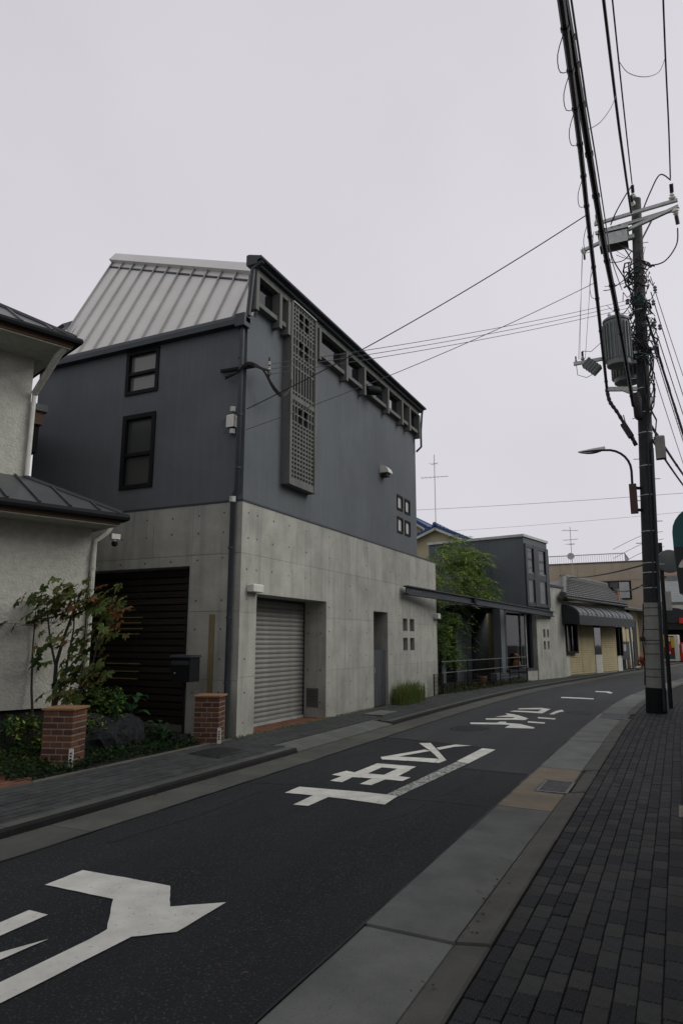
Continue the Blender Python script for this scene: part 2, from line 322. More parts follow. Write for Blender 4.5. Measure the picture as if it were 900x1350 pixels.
# ------------------------------------------------------------------ the street: a profile sheared along a bend
_pts = [(-60, 0), (15, 0), (20, .12), (24.3, .42), (29.7, 1.15), (38.7, 2.35), (44, 3.3), (55, 5.2), (70, 8.2), (95, 13.5), (140, 23)]
def off(y):
    for (a, u), (b, v) in zip(_pts, _pts[1:]):
        if y <= b: return lerp(u, v, (y - a) / (b - a))
    return _pts[-1][1]
def offs(y): return sum(off(y + d) for d in (-2, -1, 0, 1, 2)) / 5
def rise(y): return 0.004 * max(0, y - 35)
def P3(x, y, z): return (x + offs(y), y, z + rise(y))
def strip(prof, ys):
    """sweep a cross profile [(x,z)...] along the street"""
    m = MB(); o = 0
    for y in ys:
        for x, z in prof: m.v.append(P3(x, y, z))
    n = len(prof)
    for i in range(len(ys) - 1):
        for k in range(n - 1):
            m.f.append([i * n + k, i * n + k + 1, (i + 1) * n + k + 1, (i + 1) * n + k]); m.mi.append(0)
    return m
YS = [-12] + [i * 1.0 for i in range(-10, 60)] + [60 + 4 * i for i in range(16)]
g = MB(); g._add([(-150, -60, -0.05), (150, -60, -0.05), (150, 400, -0.05), (-150, 400, -0.05)], [(0, 1, 2, 3)])
g.build('ground', M_SOIL)['kind'] = 'structure'
road = strip([(-4.46, 0), (-3.1, 0.02), (-1.69, 0)], YS).build('road', M_ASPH, smooth=True); road['kind'] = 'structure'
walkL = strip([(-5.10, -0.02), (-5.36, 0.055), (-6.2, 0.088), (-11, 0.088)], YS).build('pavement_far_side', M_WALK); walkL['kind'] = 'structure'
walkR = strip([(-0.98, -0.01), (0.0, -0.008), (3.0, -0.008)], YS).build('pavement_near_side', M_WALK); walkR['kind'] = 'structure'
gutL = strip([(-4.99, -0.014), (-4.44, -0.018)], YS).build('gutter_far_side', M_WALK); gutL['kind'] = 'structure'
gutR = strip([(-1.71, -0.02), (-0.95, -0.015)], YS).build('gutter_near_side', M_WALK); gutR['kind'] = 'structure'

def seg(prof, y0, y1, n=3):
    """closed piece of the street profile between two stations"""
    m = MB(); ys = [lerp(y0, y1, i / n) for i in range(n + 1)]; k = len(prof)
    for y in ys:
        for x, z in prof: m.v.append(P3(x, y, z))
    for i in range(n):
        for j in range(k): m.f.append([i * k + j, i * k + (j + 1) % k, (i + 1) * k + (j + 1) % k, (i + 1) * k + j]); m.mi.append(0)
    m.f.append(list(range(k))); m.mi.append(0); m.f.append([n * k + j for j in range(k)][::-1]); m.mi.append(0)
    return m
# far kerb and gutter slabs
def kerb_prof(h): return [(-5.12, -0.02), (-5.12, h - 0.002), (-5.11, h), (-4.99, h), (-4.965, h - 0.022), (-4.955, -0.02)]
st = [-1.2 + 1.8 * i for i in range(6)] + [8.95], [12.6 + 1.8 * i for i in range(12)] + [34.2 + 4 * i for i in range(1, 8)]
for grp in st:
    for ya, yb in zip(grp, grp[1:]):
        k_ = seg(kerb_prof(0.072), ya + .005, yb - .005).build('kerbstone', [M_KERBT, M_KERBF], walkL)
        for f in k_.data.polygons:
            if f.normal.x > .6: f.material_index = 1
for a, b in ((8.95, 10.75), (10.75, 12.6)):
    seg([(-5.36, -0.02), (-5.36, 0.078), (-4.99, 0.03), (-4.955, 0.022), (-4.955, -0.02)], a + .004, b - .004).build('dropped_kerbstone', M_GUT, walkL)
for ya, yb, y2 in ((8.75, 8.95, 1), (12.6, 12.85, 0)): pass
y = -1.4
while y < 62:
    L = 2.0 if y < 30 else 4.3
    seg([(-4.953, -0.02), (-4.953, 0.003), (-4.47, -0.003 + 0.006), (-4.462, -0.02)], y + 0.005, y + L - 0.005).build('gutter_slab', M_GUTL, gutL)
    y += L
# near gutter slabs with a sloped kerb strip
def near(y0, y1, mats=M_GUT, tilt=0.0):
    return seg([(-1.685, -0.02), (-1.685, 0.004 + tilt), (-1.18, -0.006 + tilt), (-1.172, -0.02)], y0 + .005, y1 - .005).build('gutter_slab', mats, gutR), \
           seg([(-1.168, -0.02), (-1.168, -0.004 + tilt), (-1.0, 0.016 + tilt), (-0.985, 0.010 + tilt), (-0.985, -0.02)], y0 + .005, y1 - .005).build('kerb_strip', M_KERB, gutR)
for a, b, t in ((-3, 1.0, 0), (1.0, 3.84, -.004), (3.84, 6.0, .006), (6.0, 7.0, 0), (9.3, 11.2, .003), (11.2, 12.0, 0), (12.0, 14.2, .004), (14.2, 15.6, 0), (16.7, 18.4, 0), (18.4, 20.4, .003), (20.4, 23, 0), (23, 27, 0), (27, 31, 0), (31, 36, 0), (36, 42, 0), (42, 50, 0)):
    near(a + .004, b - .004, M_GUT, t)
# tan slabs round the drain grate
for a, b in ((7.0, 7.82), (8.53, 9.3)):
    seg([(-1.685, -0.02), (-1.685, 0.006), (-1.18, -0.004), (-1.172, -0.02)], a + .004, b - .004).build('tan_gutter_slab', M_GUTTAN, gutR)
seg([(-1.685, -0.02), (-1.685, 0.006), (-1.49, 0.002), (-1.485, -0.02)], 7.82, 8.53).build('tan_gutter_slab', M_GUTTAN, gutR)
seg([(-1.168, -0.02), (-1.168, -0.004), (-1.0, 0.016), (-0.985, 0.010), (-0.985, -0.02)], 7.0, 7.9).build('kerb_strip', M_KERB, gutR)
seg([(-1.14, -0.02), (-1.13, -0.002), (-1.0, 0.018), (-0.985, 0.010), (-0.985, -0.02)], 7.95, 9.28).build('kerb_strip', M_KERB, gutR)
gr = thing('drain_grate', 'grey steel drain grate in the tan slabs of the near gutter', 'drain grate', (-1.32, 8.17, 0))
m = MB(); m.box(-1.48, -1.15, 7.84, 7.87, -.02, .004); m.box(-1.48, -1.15, 8.48, 8.51, -.02, .004); m.box(-1.48, -1.45, 7.87, 8.48, -.02, .004); m.box(-1.18, -1.15, 7.87, 8.48, -.02, .004)
m.build('frame', M_GRATE, gr)
for i in range(11): B(-1.45, -1.18, 7.885 + i * .055, 7.91 + i * .055, -.018, .001).build('bar', M_GRATE, gr)
g2 = thing('drain_grate', 'small far drain grate in the near gutter beside the utility pole', 'drain grate', (-1.3, 16.1, 0))
m = MB(); m.box(-1.62, -1.02, 15.62, 15.66, -.02, .004); m.box(-1.62, -1.02, 16.6, 16.64, -.02, .004); m.box(-1.66, -1.6, 15.62, 16.64, -.02, .003); m.build('frame', M_GRATE, g2)
for i in range(9): B(-1.6, -1.04, 15.7 + i * .1, 15.75 + i * .1, -.018, .001).build('bar', M_GRATE, g2)

# near pavement pavers, 100 x 200, laid in straight columns with broken joints
pv = [MB().cbox(-.0475, .0475, -.0965, .0965, -.03, .0, .004).mesh('paver', PAV[k]) for k in range(5)]
spots = []
for c in range(22):
    x = -0.93 + c * 0.1; ph = (c * 0.0733) % 0.2
    for r in range(110):
        yy = 0.6 + r * 0.2 + ph
        if yy > 22: continue
        spots.append((x, yy))
def score(p):
    x, yy = p; d = Vector((x, yy, -1.55)); z = d.dot(_fw)
    if z < .2: return -1
    px = 450 + 910 * d.dot(_r2) / z; py = 675 - 910 * d.dot(_u2) / z
    return 1 / z if -20 < px < 915 and py < 1375 else -1
spots.sort(key=lambda p: -score(p))
wt = [0, 0, 1, 1, 2, 2, 4, 3]
rest = MB()
for i, (x, yy) in enumerate(spots):
    z = random.uniform(-.0015, .0015) + 0.004; k = random.choice(wt)
    X, Y, Z = P3(x, yy, z)
    if i < 300 and score((x, yy)) > 0: inst('paver', pv[k], walkR, (X + random.uniform(-.0015, .0015), Y, Z), (random.uniform(-.014, .014), random.uniform(-.014, .014), random.uniform(-.008, .008)))
    else: rest.cur = k; rest.cbox(X - .0475, X + .0475, Y - .0965, Y + .0965, Z - .03, Z, .004)
rest.build('paver_field', PAV, walkR, world=False, recalc=False, kind='stuff')
# far pavement blocks (too small to tell apart): one joined field
m = MB()
for c in range(10):
    for r in range(260):
        x = -5.165 - c * 0.101; yy = -0.8 + r * 0.205 + (c % 2) * 0.1
        if 8.95 < yy < 12.65 and x > -5.42: continue
        if yy > 52: continue
        X, Y, Z = P3(x, yy, 0.067 + .0048 * c + random.uniform(-.002, .002)); m.cbox(X - .048, X + .048, Y - .1, Y + .1, Z - .03, Z, .004)
m.build('paver_field', M_PAVL, walkL, world=False, recalc=False, kind='stuff')

# low-angle sheen painted as paler asphalt beyond the cross joint, and a patch between the two joints
M_ASPH2 = pm('pale_sheen_asphalt', (0.021, 0.0245, 0.0265), (0.036, 0.040, 0.042), 1.3, 0.75, 1.0, 80, stretch=(1.6, .3, 1), lo=.3, hi=.7, speck=(75, 0.60, (0.11, 0.115, 0.115), 0.8), spec=0.35)
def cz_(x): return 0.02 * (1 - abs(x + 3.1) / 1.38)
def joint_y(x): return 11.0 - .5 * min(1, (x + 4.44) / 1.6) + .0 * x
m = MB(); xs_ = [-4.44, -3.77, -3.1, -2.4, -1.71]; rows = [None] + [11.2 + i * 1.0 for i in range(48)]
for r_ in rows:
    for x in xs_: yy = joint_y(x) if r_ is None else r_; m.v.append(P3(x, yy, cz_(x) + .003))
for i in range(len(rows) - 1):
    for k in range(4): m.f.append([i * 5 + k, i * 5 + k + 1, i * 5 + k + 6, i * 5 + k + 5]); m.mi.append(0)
m.build('asphalt_sheen_patch', M_ASPH2, road, recalc=False, smooth=True)
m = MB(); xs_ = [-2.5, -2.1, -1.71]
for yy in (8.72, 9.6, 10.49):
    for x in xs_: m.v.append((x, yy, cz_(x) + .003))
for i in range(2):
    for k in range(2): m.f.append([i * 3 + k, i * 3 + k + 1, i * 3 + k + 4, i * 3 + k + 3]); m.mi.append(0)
m.build('asphalt_sheen_patch', M_ASPH2, road, recalc=False)
# painted road markings
MK = {
 'arrow': [(-3.77, 3.5), (-3.77, 3.82), (-3.02, 3.81), (-2.8, 3.54), (-2.55, 3.75), (-2.54, 3.28), (-2.71, 3.12), (-2.75, 2.14), (-2.75, 1.2), (-2.93, 1.2), (-2.91, 2.19), (-2.88, 3.0), (-2.89, 3.13), (-3.18, 3.48)],
 'stroke2': [(-3.33, 2.3), (-3.47, 2.3), (-3.5, 3.15), (-3.34, 3.14)],
 'spike': [(-3.12, 2.2), (-3.36, 2.2), (-3.07, 2.9)],
 'A': [(-3.77, 6.54), (-3.78, 6.87), (-2.66, 6.9), (-2.64, 6.49), (-3.26, 6.53), (-3.26, 6.11), (-3.42, 6.1), (-3.44, 6.54)],
 'B1': [(-3.77, 7.63), (-3.72, 7.93), (-3.57, 7.86), (-2.87, 7.84), (-2.88, 7.61), (-3.62, 7.58)],
 'B2': [(-3.58, 7.862), (-3.58, 8.56), (-3.41, 8.55), (-3.41, 7.858)], 'B3': [(-3.409, 8.3), (-3.409, 8.55), (-3.04, 8.52), (-3.04, 8.29)],
 'B4': [(-3.2, 7.853), (-3.2, 8.289), (-3.03, 8.289), (-3.02, 7.848)], 'B5': [(-3.62, 7.29), (-3.62, 7.578), (-3.48, 7.583), (-3.46, 7.27)], 'B6': [(-3.24, 7.25), (-3.24, 7.588), (-3.08, 7.596), (-3.10, 7.24)],
 'C1': [(-3.73, 9.04), (-3.4, 9.91), (-3.28, 9.80), (-3.53, 9.17), (-2.97, 9.2), (-2.93, 8.9), (-3.64, 8.87)],
 'C2': [(-3.70, 10.51), (-3.54, 10.59), (-2.85, 9.16), (-2.87, 8.91), (-2.925, 8.91), (-2.965, 9.2), (-3.275, 9.79)],
 'C3': [(-3.30, 10.12), (-3.15, 10.54), (-2.89, 10.57), (-3.09, 10.31), (-3.20, 9.95)],
 'solid': [(-2.71, 9.16), (-2.69, 10.41), (-2.49, 10.39), (-2.53, 9.07)],
 'w2a': [(-3.47, 16.86), (-3.0, 17.15), (-2.76, 16.99), (-2.77, 15.9), (-2.93, 15.9), (-3.5, 16.02), (-3.44, 16.26), (-2.92, 16.23), (-2.93, 16.78), (-3.42, 16.58)],
 'w2b': [(-2.61, 15.82), (-2.59, 16.6), (-2.51, 16.99), (-2.41, 16.61), (-2.48, 16.37), (-2.52, 15.79)],
 'w2c': [(-3.5, 15.58), (-3.33, 15.47), (-3.16, 15.25), (-2.84, 14.73), (-2.85, 14.39), (-3.57, 14.16), (-3.63, 14.4), (-3.14, 14.65), (-3.13, 14.86), (-3.53, 14.77), (-3.36, 15.22)],
 'w2e': [(-2.72, 15.1), (-2.36, 15.07), (-2.34, 14.84), (-2.68, 14.88)], 'w2f': [(-2.76, 14.24), (-2.43, 14.21), (-2.4, 14.01), (-2.72, 14.01)],
 'w2g': [(-3.73, 13.56), (-3.24, 13.68), (-3.22, 13.9), (-3.1, 13.9), (-3.08, 13.72), (-2.8, 13.70), (-2.46, 13.3), (-2.45, 13.13), (-2.93, 12.98), (-2.94, 13.45), (-3.4, 13.35), (-3.65, 13.31)],
 'w3a': [(-3.07, 20.74), (-2.47, 20.79), (-2.2, 20.73), (-2.17, 20.43), (-3.01, 20.39)], 'w3b': [(-2.45, 23.73), (-2.06, 23.79), (-1.9, 23.23), (-1.95, 22.96), (-2.14, 23.36), (-2.42, 23.35)],
}
def crown_z(x): return 0.02 * (1 - abs(x + 3.1) / 1.38)
def marking(label, keys, worn=None):
    m = MB()
    for k in keys + ([] if worn is None else []):
        poly = MK[k]; bm = bmesh.new(); vs = [bm.verts.new((x, y, 0)) for x, y in poly]; bm.faces.new(vs)
        bmesh.ops.triangulate(bm, faces=bm.faces[:]); bmesh.ops.subdivide_edges(bm, edges=bm.edges[:], cuts=5, use_grid_fill=True); bm.verts.index_update()
        o = len(m.v); m.v += [(v.co.x + random.uniform(-.0018, .0018), v.co.y + random.uniform(-.003, .003), crown_z(v.co.x - offs(v.co.y)) + 0.006) for v in bm.verts]
        for f in bm.faces: m.f.append([o + v.index for v in f.verts]); m.mi.append(0)
        bm.free()
    o = m.build('road_marking', M_PAINT, recalc=False)
    me = o.data
    if me.polygons and me.polygons[0].normal.z < 0: me.flip_normals()
    bm = bmesh.new(); bm.from_mesh(me)
    for f in bm.faces:
        if f.normal.z < 0: f.normal_flip()
    bm.to_mesh(me); bm.free()
    return tag(o, label, 'road marking', 'white painted characters on the road')
marking('large white painted character nearest the camera at the lower left, with a pointed arrow end', ['arrow', 'stroke2', 'spike'])
r1 = marking('white painted character in front of the shutter, box and crossed strokes beside a long worn line', ['A', 'B1', 'B2', 'B3', 'B4', 'B5', 'B6', 'C1', 'C2', 'C3', 'solid'])
m = MB(); n = 12
for i in range(n + 1):
    t = i / n; m.v += [(lerp(-2.79, -2.70, t), lerp(6.91, 9.15, t), crown_z(-2.75) + .0055), (lerp(-2.65, -2.53, t), lerp(6.92, 9.06, t), crown_z(-2.6) + .0055)]
for i in range(n): m.f.append([2 * i, 2 * i + 1, 2 * i + 3, 2 * i + 2]); m.mi.append(0)
m.build('worn_stroke', M_PAINTW, r1, recalc=False, label='long stroke worn down to the asphalt')
marking('distant white painted character beyond the first manhole cover', ['w2a', 'w2b', 'w2c', 'w2e', 'w2f', 'w2g'])
marking('farthest white painted strokes in front of the second concrete wall', ['w3a', 'w3b'])
# tar joints across the asphalt and along its edges
for i, (pts, wd) in enumerate((([(-4.44, 11.0), (-2.84, 10.5), (-1.7, 10.5)], .03), ([(-4.3, 9.15), (-3.9, 9.2)], .02), ([(-2.55, 8.7), (-1.7, 8.75)], .02), ([(-2.63, 6.85), (-1.7, 6.95)], .018), ([(-4.44, 6.9), (-3.9, 6.97), (-3.79, 6.93)], .014), ([(-2.6, 5.6), (-2.3, 6.3), (-2.35, 6.9), (-2.2, 7.8), (-2.28, 8.7)], .007), ([(-4.1, 4.4), (-4.0, 5.5), (-4.05, 6.9)], .006), ([(-4.44, 13.2), (-3.6, 13.0)], .014), ([(-2.4, 12.1), (-1.7, 12.25)], .012))):
    m = MB(); Q = []
    for (a, b), (c, d) in zip(pts, pts[1:]):
        for t in range(6): Q.append((lerp(a, c, t / 6), lerp(b, d, t / 6)))
    Q.append(pts[-1])
    for x, yy in Q: 
        jy = random.uniform(-.012, .012); 
        if abs(pts[-1][0] - pts[0][0]) > abs(pts[-1][1] - pts[0][1]): m.v += [(x, yy - wd / 2 + jy, crown_z(x) + .0048), (x, yy + wd / 2 + jy * .5, crown_z(x) + .0048)]
        else: m.v += [(x + wd / 2 + jy, yy, crown_z(x) + .0048), (x - wd / 2 + jy, yy, crown_z(x) + .0048)]
    for k in range(len(Q) - 1): m.f.append([2 * k, 2 * k + 2, 2 * k + 3, 2 * k + 1]); m.mi.append(0)
    m.build('tar_joint', M_CABLE, road, recalc=False)
for xe in (-1.69, -4.46):
    m = MB(); n = 160
    for i in range(n + 1):
        yy = 1 + i * .22; w_ = random.uniform(.004, .011); j = random.uniform(-.008, .008); x = xe + (0 if xe > -3 else 0)
        m.v += [P3(x - w_ + j, yy, .0085), P3(x + w_ + j, yy, .0085)]
    for i in range(n): m.f.append([2 * i, 2 * i + 1, 2 * i + 3, 2 * i + 2]); m.mi.append(0)
    m.build('tar_joint', M_CABLE, road, recalc=False)
# manhole covers
for label, x, yy, r in (('round iron manhole cover between the two painted characters', -3.42, 12.6, .36), ('round iron manhole cover far along the road near the pole', -2.1, 16.5, .3)):
    t = thing('manhole_cover', label, 'manhole cover', (x, yy, 0), group='manhole covers in the road')
    z = crown_z(x)
    MB().lathe((x, yy, z - .01), [(r + .04, 0), (r + .04, .016), (r + .012, .017), (r + .012, .0)], 28).build('rim', M_IRON, t)
    MB().lathe((x, yy, z - .01), [(r, 0), (r, .014), (.02, .018)], 28).build('lid', M_IRON, t)
    m = MB()
    for k in range(-4, 5):
        for j in range(-4, 5):
            if (k * k + j * j) * .0049 < (r - .05) ** 2: m.cbox(x + k * .07 - .02, x + k * .07 + .02, yy + j * .07 - .02, yy + j * .07 + .02, z, z + .012, .003)
    m.build('tread_studs', M_IRON, t, kind='stuff')
t = thing('utility_cover', 'rusty rectangular utility lid set in the near pavement at the right edge', 'utility cover', (-.03, 7.5, 0))
B(-.11, .16, 7.25, 7.75, -.02, .009).build('frame', M_GRATE, t); B(-.09, .14, 7.27, 7.73, .009, .013).build('lid', M_GUTTAN, t)
t = thing('utility_cover', 'flat dark utility lid in the far pavement in front of the right brick pier', 'utility cover', (-5.6, 8.0, .1))
B(-5.88, -5.38, 7.66, 8.3, .06, .108).build('frame', M_GRATE, t); B(-5.86, -5.40, 7.68, 8.28, .108, .112).build('lid', M_IRON, t)
t = thing('utility_cover', 'pale concrete utility lid in the far pavement before the wooden door', 'utility cover', (-5.6, 13.7, .1))
B(-5.85, -5.4, 13.2, 14.1, .06, .108).build('frame', M_KERB, t); B(-5.83, -5.42, 13.22, 14.08, .108, .112).build('lid', M_GUT, t)

# ------------------------------------------------------------------ the dark house over concrete
X0, Y0 = -6.148, 9.172
YE, YC, XR = 17.593, 19.162, -11.06        # end of the upper storey, end of the concrete, rear wall
ZC, ZE, ZT = 3.783, 6.88, 7.86
H = thing('dark_house', 'dark slate house on a bare concrete ground floor with pale standing seam roof', 'house', (X0, Y0, 0.1))
# street side concrete
gar = (9.655, 12.183, 0, 2.316); dor = (14.545, 15.405, 0, 2.226)
wins = [(16.43, 16.75, 1.81, 2.12), (16.93, 17.26, 1.81, 2.12), (16.43, 16.75, 1.33, 1.64), (16.93, 17.26, 1.33, 1.64)]
holes = [gar, dor] + wins
def hx(hs): return [a for h in hs for a in h[:2]], [a for h in hs for a in h[2:]]
hu, hv = hx(holes)
m = MB()
for a, b, c, d in cells([Y0 + .01, YC - .01] + hu, [0.02, ZC - .03] + [v for v in hv if v > 0.02], holes): m.box(X0 - .5, X0 - .01, a, b, c, d)
m.build('concrete_wall', M_CONC2, H)
pu = [Y0, 9.75, 11.3, 13.05, 15.15, 17.0, YC]; pz = [0.06, 1.0, 2.0, 2.94, ZC]
for i in range(len(pu) - 1):
    for j in range(len(pz) - 1):
        a, b, c, d = pu[i] + (.002 if i else 0), pu[i + 1] - (.002 if i < len(pu) - 2 else 0), pz[j] + .002, pz[j + 1] - .002
        m = MB(); cc = cells([a, b] + [u for u in hu if a < u < b], [c, d] + [v for v in hv if c < v < d], holes)
        for e in cc: m.box(X0 - .012, X0 + random.uniform(-.0006, .0006), *e)
        if cc: m.build('concrete_panel', M_CONC, H)
# jamb linings of the openings, so that every reveal is cast concrete
for h in holes:
    a_, b_, c_, d_ = h; m = MB(); c0 = max(c_, .1)
    m.box(X0 - .52, X0 - .011, b_ - .004, b_ + .02, c0, d_); m.box(X0 - .52, X0 - .011, a_ - .02, a_ + .004, c0, d_); m.box(X0 - .52, X0 - .011, a_ - .02, b_ + .02, d_ - .004, d_ + .02)
    m.build('opening_reveal', M_CONC, H)
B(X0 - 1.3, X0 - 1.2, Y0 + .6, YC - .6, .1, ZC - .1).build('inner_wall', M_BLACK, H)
for a, b, c, d in wins: B(X0 - .36, X0 - .34, a, b, c, d).build('window_pane', M_GLASS, H)
# far end wall of the concrete
m = MB(); m.box(XR, X0 - .5, YC - .3, YC - .01, .02, ZC - .03); m.build('end_wall', M_CONC, H)
B(XR, X0 + .015, YE + .05, YC + .015, ZC, ZC + .03).build('ledge_cap', M_NAVY, H)
# left side concrete with the wide gate opening
gat = (-9.75, -7.15, 0, 2.77)
m = MB()
for a, b, c, d in cells([XR + .01, X0 - .501, gat[0], gat[1]], [.02, ZC - .03, gat[3]], [gat]): m.box(a, b, Y0 + .012, Y0 + .4, c, d)
m.build('side_wall', M_CONC2, H)
px = [XR, -9.4, -7.95, -7.12, X0 - .001]; pz2 = [.06, .95, 2.02, 2.94, ZC]
for i in range(4):
    for j in range(4):
        a, b, c, d = px[i] + .003, px[i + 1] - .003 * (i < 3), pz2[j] + .003, pz2[j + 1] - .003
        m = MB(); cc = cells([a, b] + [u for u in gat[:2] if a < u < b], [c, d] + ([gat[3]] if c < gat[3] < d else []), [gat])
        for e in cc: m.box(e[0], e[1], Y0 + random.uniform(-.0006, .0006), Y0 + .014, e[2], e[3])
        if cc: m.build('concrete_panel', M_CONC, H)
m = MB(); m.box(gat[1] - .004, gat[1] + .02, Y0 + .011, Y0 + .42, .1, gat[3]); m.box(gat[0], gat[1] - .004, Y0 + .011, Y0 + .42, gat[3] - .004, gat[3] + .02); m.build('gate_reveals', M_CONC, H)
# tie holes
m = MB()
for yy in [9.35, 9.62, 10.13, 10.68, 11.32, 12.3, 13.3, 14.15, 15.6, 16.2, 17.45, 18.2, 18.8]:
    for z in (.32, .75, 1.26, 1.74, 2.2, 2.7, 3.2, 3.6):
        if any(h[0] - .05 < yy < h[1] + .05 and h[2] - .05 < z < h[3] + .05 for h in holes): continue
        if random.random() < .12: continue
        r = random.uniform(.012, .016); m.lathe((X0 - .005, yy + random.uniform(-.015, .015), z + random.uniform(-.015, .015)), [(r, 0), (r, .0075)], 8, (1, 0, 0))
for xx in [-6.5, -7.0, -7.55, -8.1, -8.65, -9.2, -9.7]:
    for z in (.75, 1.26, 1.74, 2.2, 2.86, 3.3, 3.6):
        if gat[0] - .05 < xx < gat[1] + .05 and z < gat[3] + .05: continue
        r = random.uniform(.012, .016); m.lathe((xx, Y0 + .005, z + random.uniform(-.015, .015)), [(r, 0), (r, .0075)], 8, (0, -1, 0))
for z in (.4, 1.0, 1.7, 2.1):
    for xx in (X0 - .12, X0 - .4): m.lathe((xx, gar[1] + .005, z), [(.015, 0), (.015, .0115)], 8, (0, -1, 0))
m.build('tie_holes', M_TIE, H, kind='stuff')
# shutter
sh = B(X0 - .53, X0 - .505, gar[0], gar[1], .1, gar[3]).build('shutter', M_SHUT, H)
sl = MB().extr([(0, 0), (.014, .012), (.022, .04), (.014, .072), (0, .08)], 'y', 0, gar[1] - gar[0] - .06)
me = sl.mesh('slat', M_SHUT)
for i in range(26): inst('slat', me, sh, (-.505, gar[0] + .03 - Y0, .16 - .1 + i * .083))
for yy in (gar[0] + .004, gar[1] - .034): B(X0 - .505, X0 - .47, yy, yy + .03, .1, gar[3] - .004).build('guide_rail', M_NAVY, sh)
B(X0 - .505, X0 - .46, gar[0] + .034, gar[1] - .034, .1, .16).build('bottom_bar', M_GALV, sh)
B(X0 - .505, X0 - .47, gar[0] + .034, gar[1] - .034, gar[3] - .06, gar[3] - .004).build('shutter_hood', M_NAVY, sh)
fl = B(X0 - .5, X0 + .0, gar[0] + .005, gar[1] - .005, .06, .108).build('threshold', M_MORT, H)
for i in range(4):
    for k in range(12):
        ya = gar[0] + .012 + k * .209; MB().cbox(X0 - .495 + i * .124, X0 - .495 + i * .124 + .116, ya, ya + .2, .1, .119, .003).build('tile', M_TERRA, fl)
gv = B(X0 - .42, X0 - .16, gar[1] - .012, gar[1] - .0045, .3, .66).build('wall_vent', M_GUT, H)
for i in range(8): MB().bar((X0 - .40, gar[1] - .016, .34 + i * .04), (X0 - .18, gar[1] - .016, .34 + i * .04), .006, .022).build('louvre', M_KERB, gv)
# wooden door
dd = B(X0 - .12, X0 - .09, dor[0] + .005, dor[1] - .005, .11, 1.36).build('door', M_DOOR, H)
for i in range(6): B(X0 - .09, X0 - .07 + random.uniform(-.003, .003), dor[0] + .012 + i * .14, dor[0] + .146 + i * .14, .115, 1.36).build('plank', M_DOOR, dd)
MB().tube([(X0 - .07, dor[0] + .12, .85), (X0 - .03, dor[0] + .12, .86), (X0 - .03, dor[0] + .12, .96), (X0 - .07, dor[0] + .12, .97)], .01).build('handle', M_GALV, dd)
# gate of dark wood slats in the left opening, with a fine open weave on the near side
gt = MB()
for x in (-7.2, -7.45, -8.5, -9.6): gt.box(x - .03, x + .03, Y0 + .34, Y0 + .40, .1, 2.76)
gate = gt.build('slatted_gate', M_WOOD, H)
for i in range(22):
    z = .22 + i * .115
    B(-9.74, -7.16, Y0 + .30, Y0 + .335, z, z + .092).build('slat', M_WOOD, gate)
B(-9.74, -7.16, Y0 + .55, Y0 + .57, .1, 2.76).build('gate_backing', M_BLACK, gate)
B(-9.74, -7.153, Y0 + .28, Y0 + .40, .06, .2).build('gate_sill', M_CONC2, gate)
for i, z in enumerate((1.95, 1.86, 1.76, 1.67, 1.17, 1.04, .92)): MB().bar((-9.0, Y0 + .19, z), (-8.35 + .1 * random.random(), Y0 + .19, z), .018, .018).build('tan_rod', M_STAIN, gate)
# old strip and downpipe on the side
B(-6.715, -6.61, Y0 - .012, Y0 - .002, .55, 1.97).build('old_batten', M_STAIN, H)
dp = MB().tube([(-6.19, Y0 - .09, 6.75), (-6.21, Y0 - .09, 3.95), (-6.29, Y0 - .07, 3.85), (-6.30, Y0 - .07, .12)], .042, 10).build('downpipe', M_NAVY, H, smooth=True)
for z in (6.2, 5.2, 4.3, 3.0, 1.9, .9): MB().lathe((-6.2 if z > 3.8 else -6.30, Y0 - (.09 if z > 3.8 else .07), z), [(.05, 0), (.05, .03)], 10).build('pipe_bracket', M_NAVY, dp)
MB().lathe((-6.30, Y0 - .07, 3.76), [(.055, 0), (.055, .09)], 10).build('pipe_collar', M_GALV, dp)
# upper storey walls
lw = [(-8.78, -8.02, 5.955, 6.80), (-8.78, -8.03, 4.19, 5.57)]
u_, v_ = hx(lw); m = MB()
for a, b, c, d in cells([XR, X0 - .27] + u_, [ZC + .03, 7.05] + v_, lw): m.box(a, b, Y0 + .002, Y0 + .27, c, d)
m.build('side_upper_wall', M_DARK, H)
uw = [(16.11, 16.51, 4.85, 5.24), (16.67, 17.06, 4.84, 5.23), (16.11, 16.51, 4.26, 4.67), (16.67, 17.06, 4.26, 4.66)]
u_, v_ = hx(uw); m = MB()
for a, b, c, d in cells([Y0, YE] + u_, [ZC + .03, 7.05] + v_, uw): m.box(X0 - .27, X0 + .001, a, b, c, d)
m.extr([(9.40, 7.05), (YE, 7.05), (YE, ZT), (9.80, ZT)], 'x', X0 - .27, X0 + .001)
m.build('street_upper_wall', M_DARK, H)
m = MB(); m.box(XR, X0 - .27, YE - .27, YE, ZC + .03, ZT); m.box(XR, XR + .27, Y0 + .27, YE - .27, .05, ZT - .2); m.build('rear_walls', M_DARK, H)
m = MB(); m.box(XR - .012, X0 + .014, Y0 - .012, Y0 + .3, ZC - .002, ZC + .028); m.box(X0 - .3, X0 + .014, Y0 + .3, YE + .012, ZC - .002, ZC + .028); m.build('joint_flashing', M_NAVY, H)
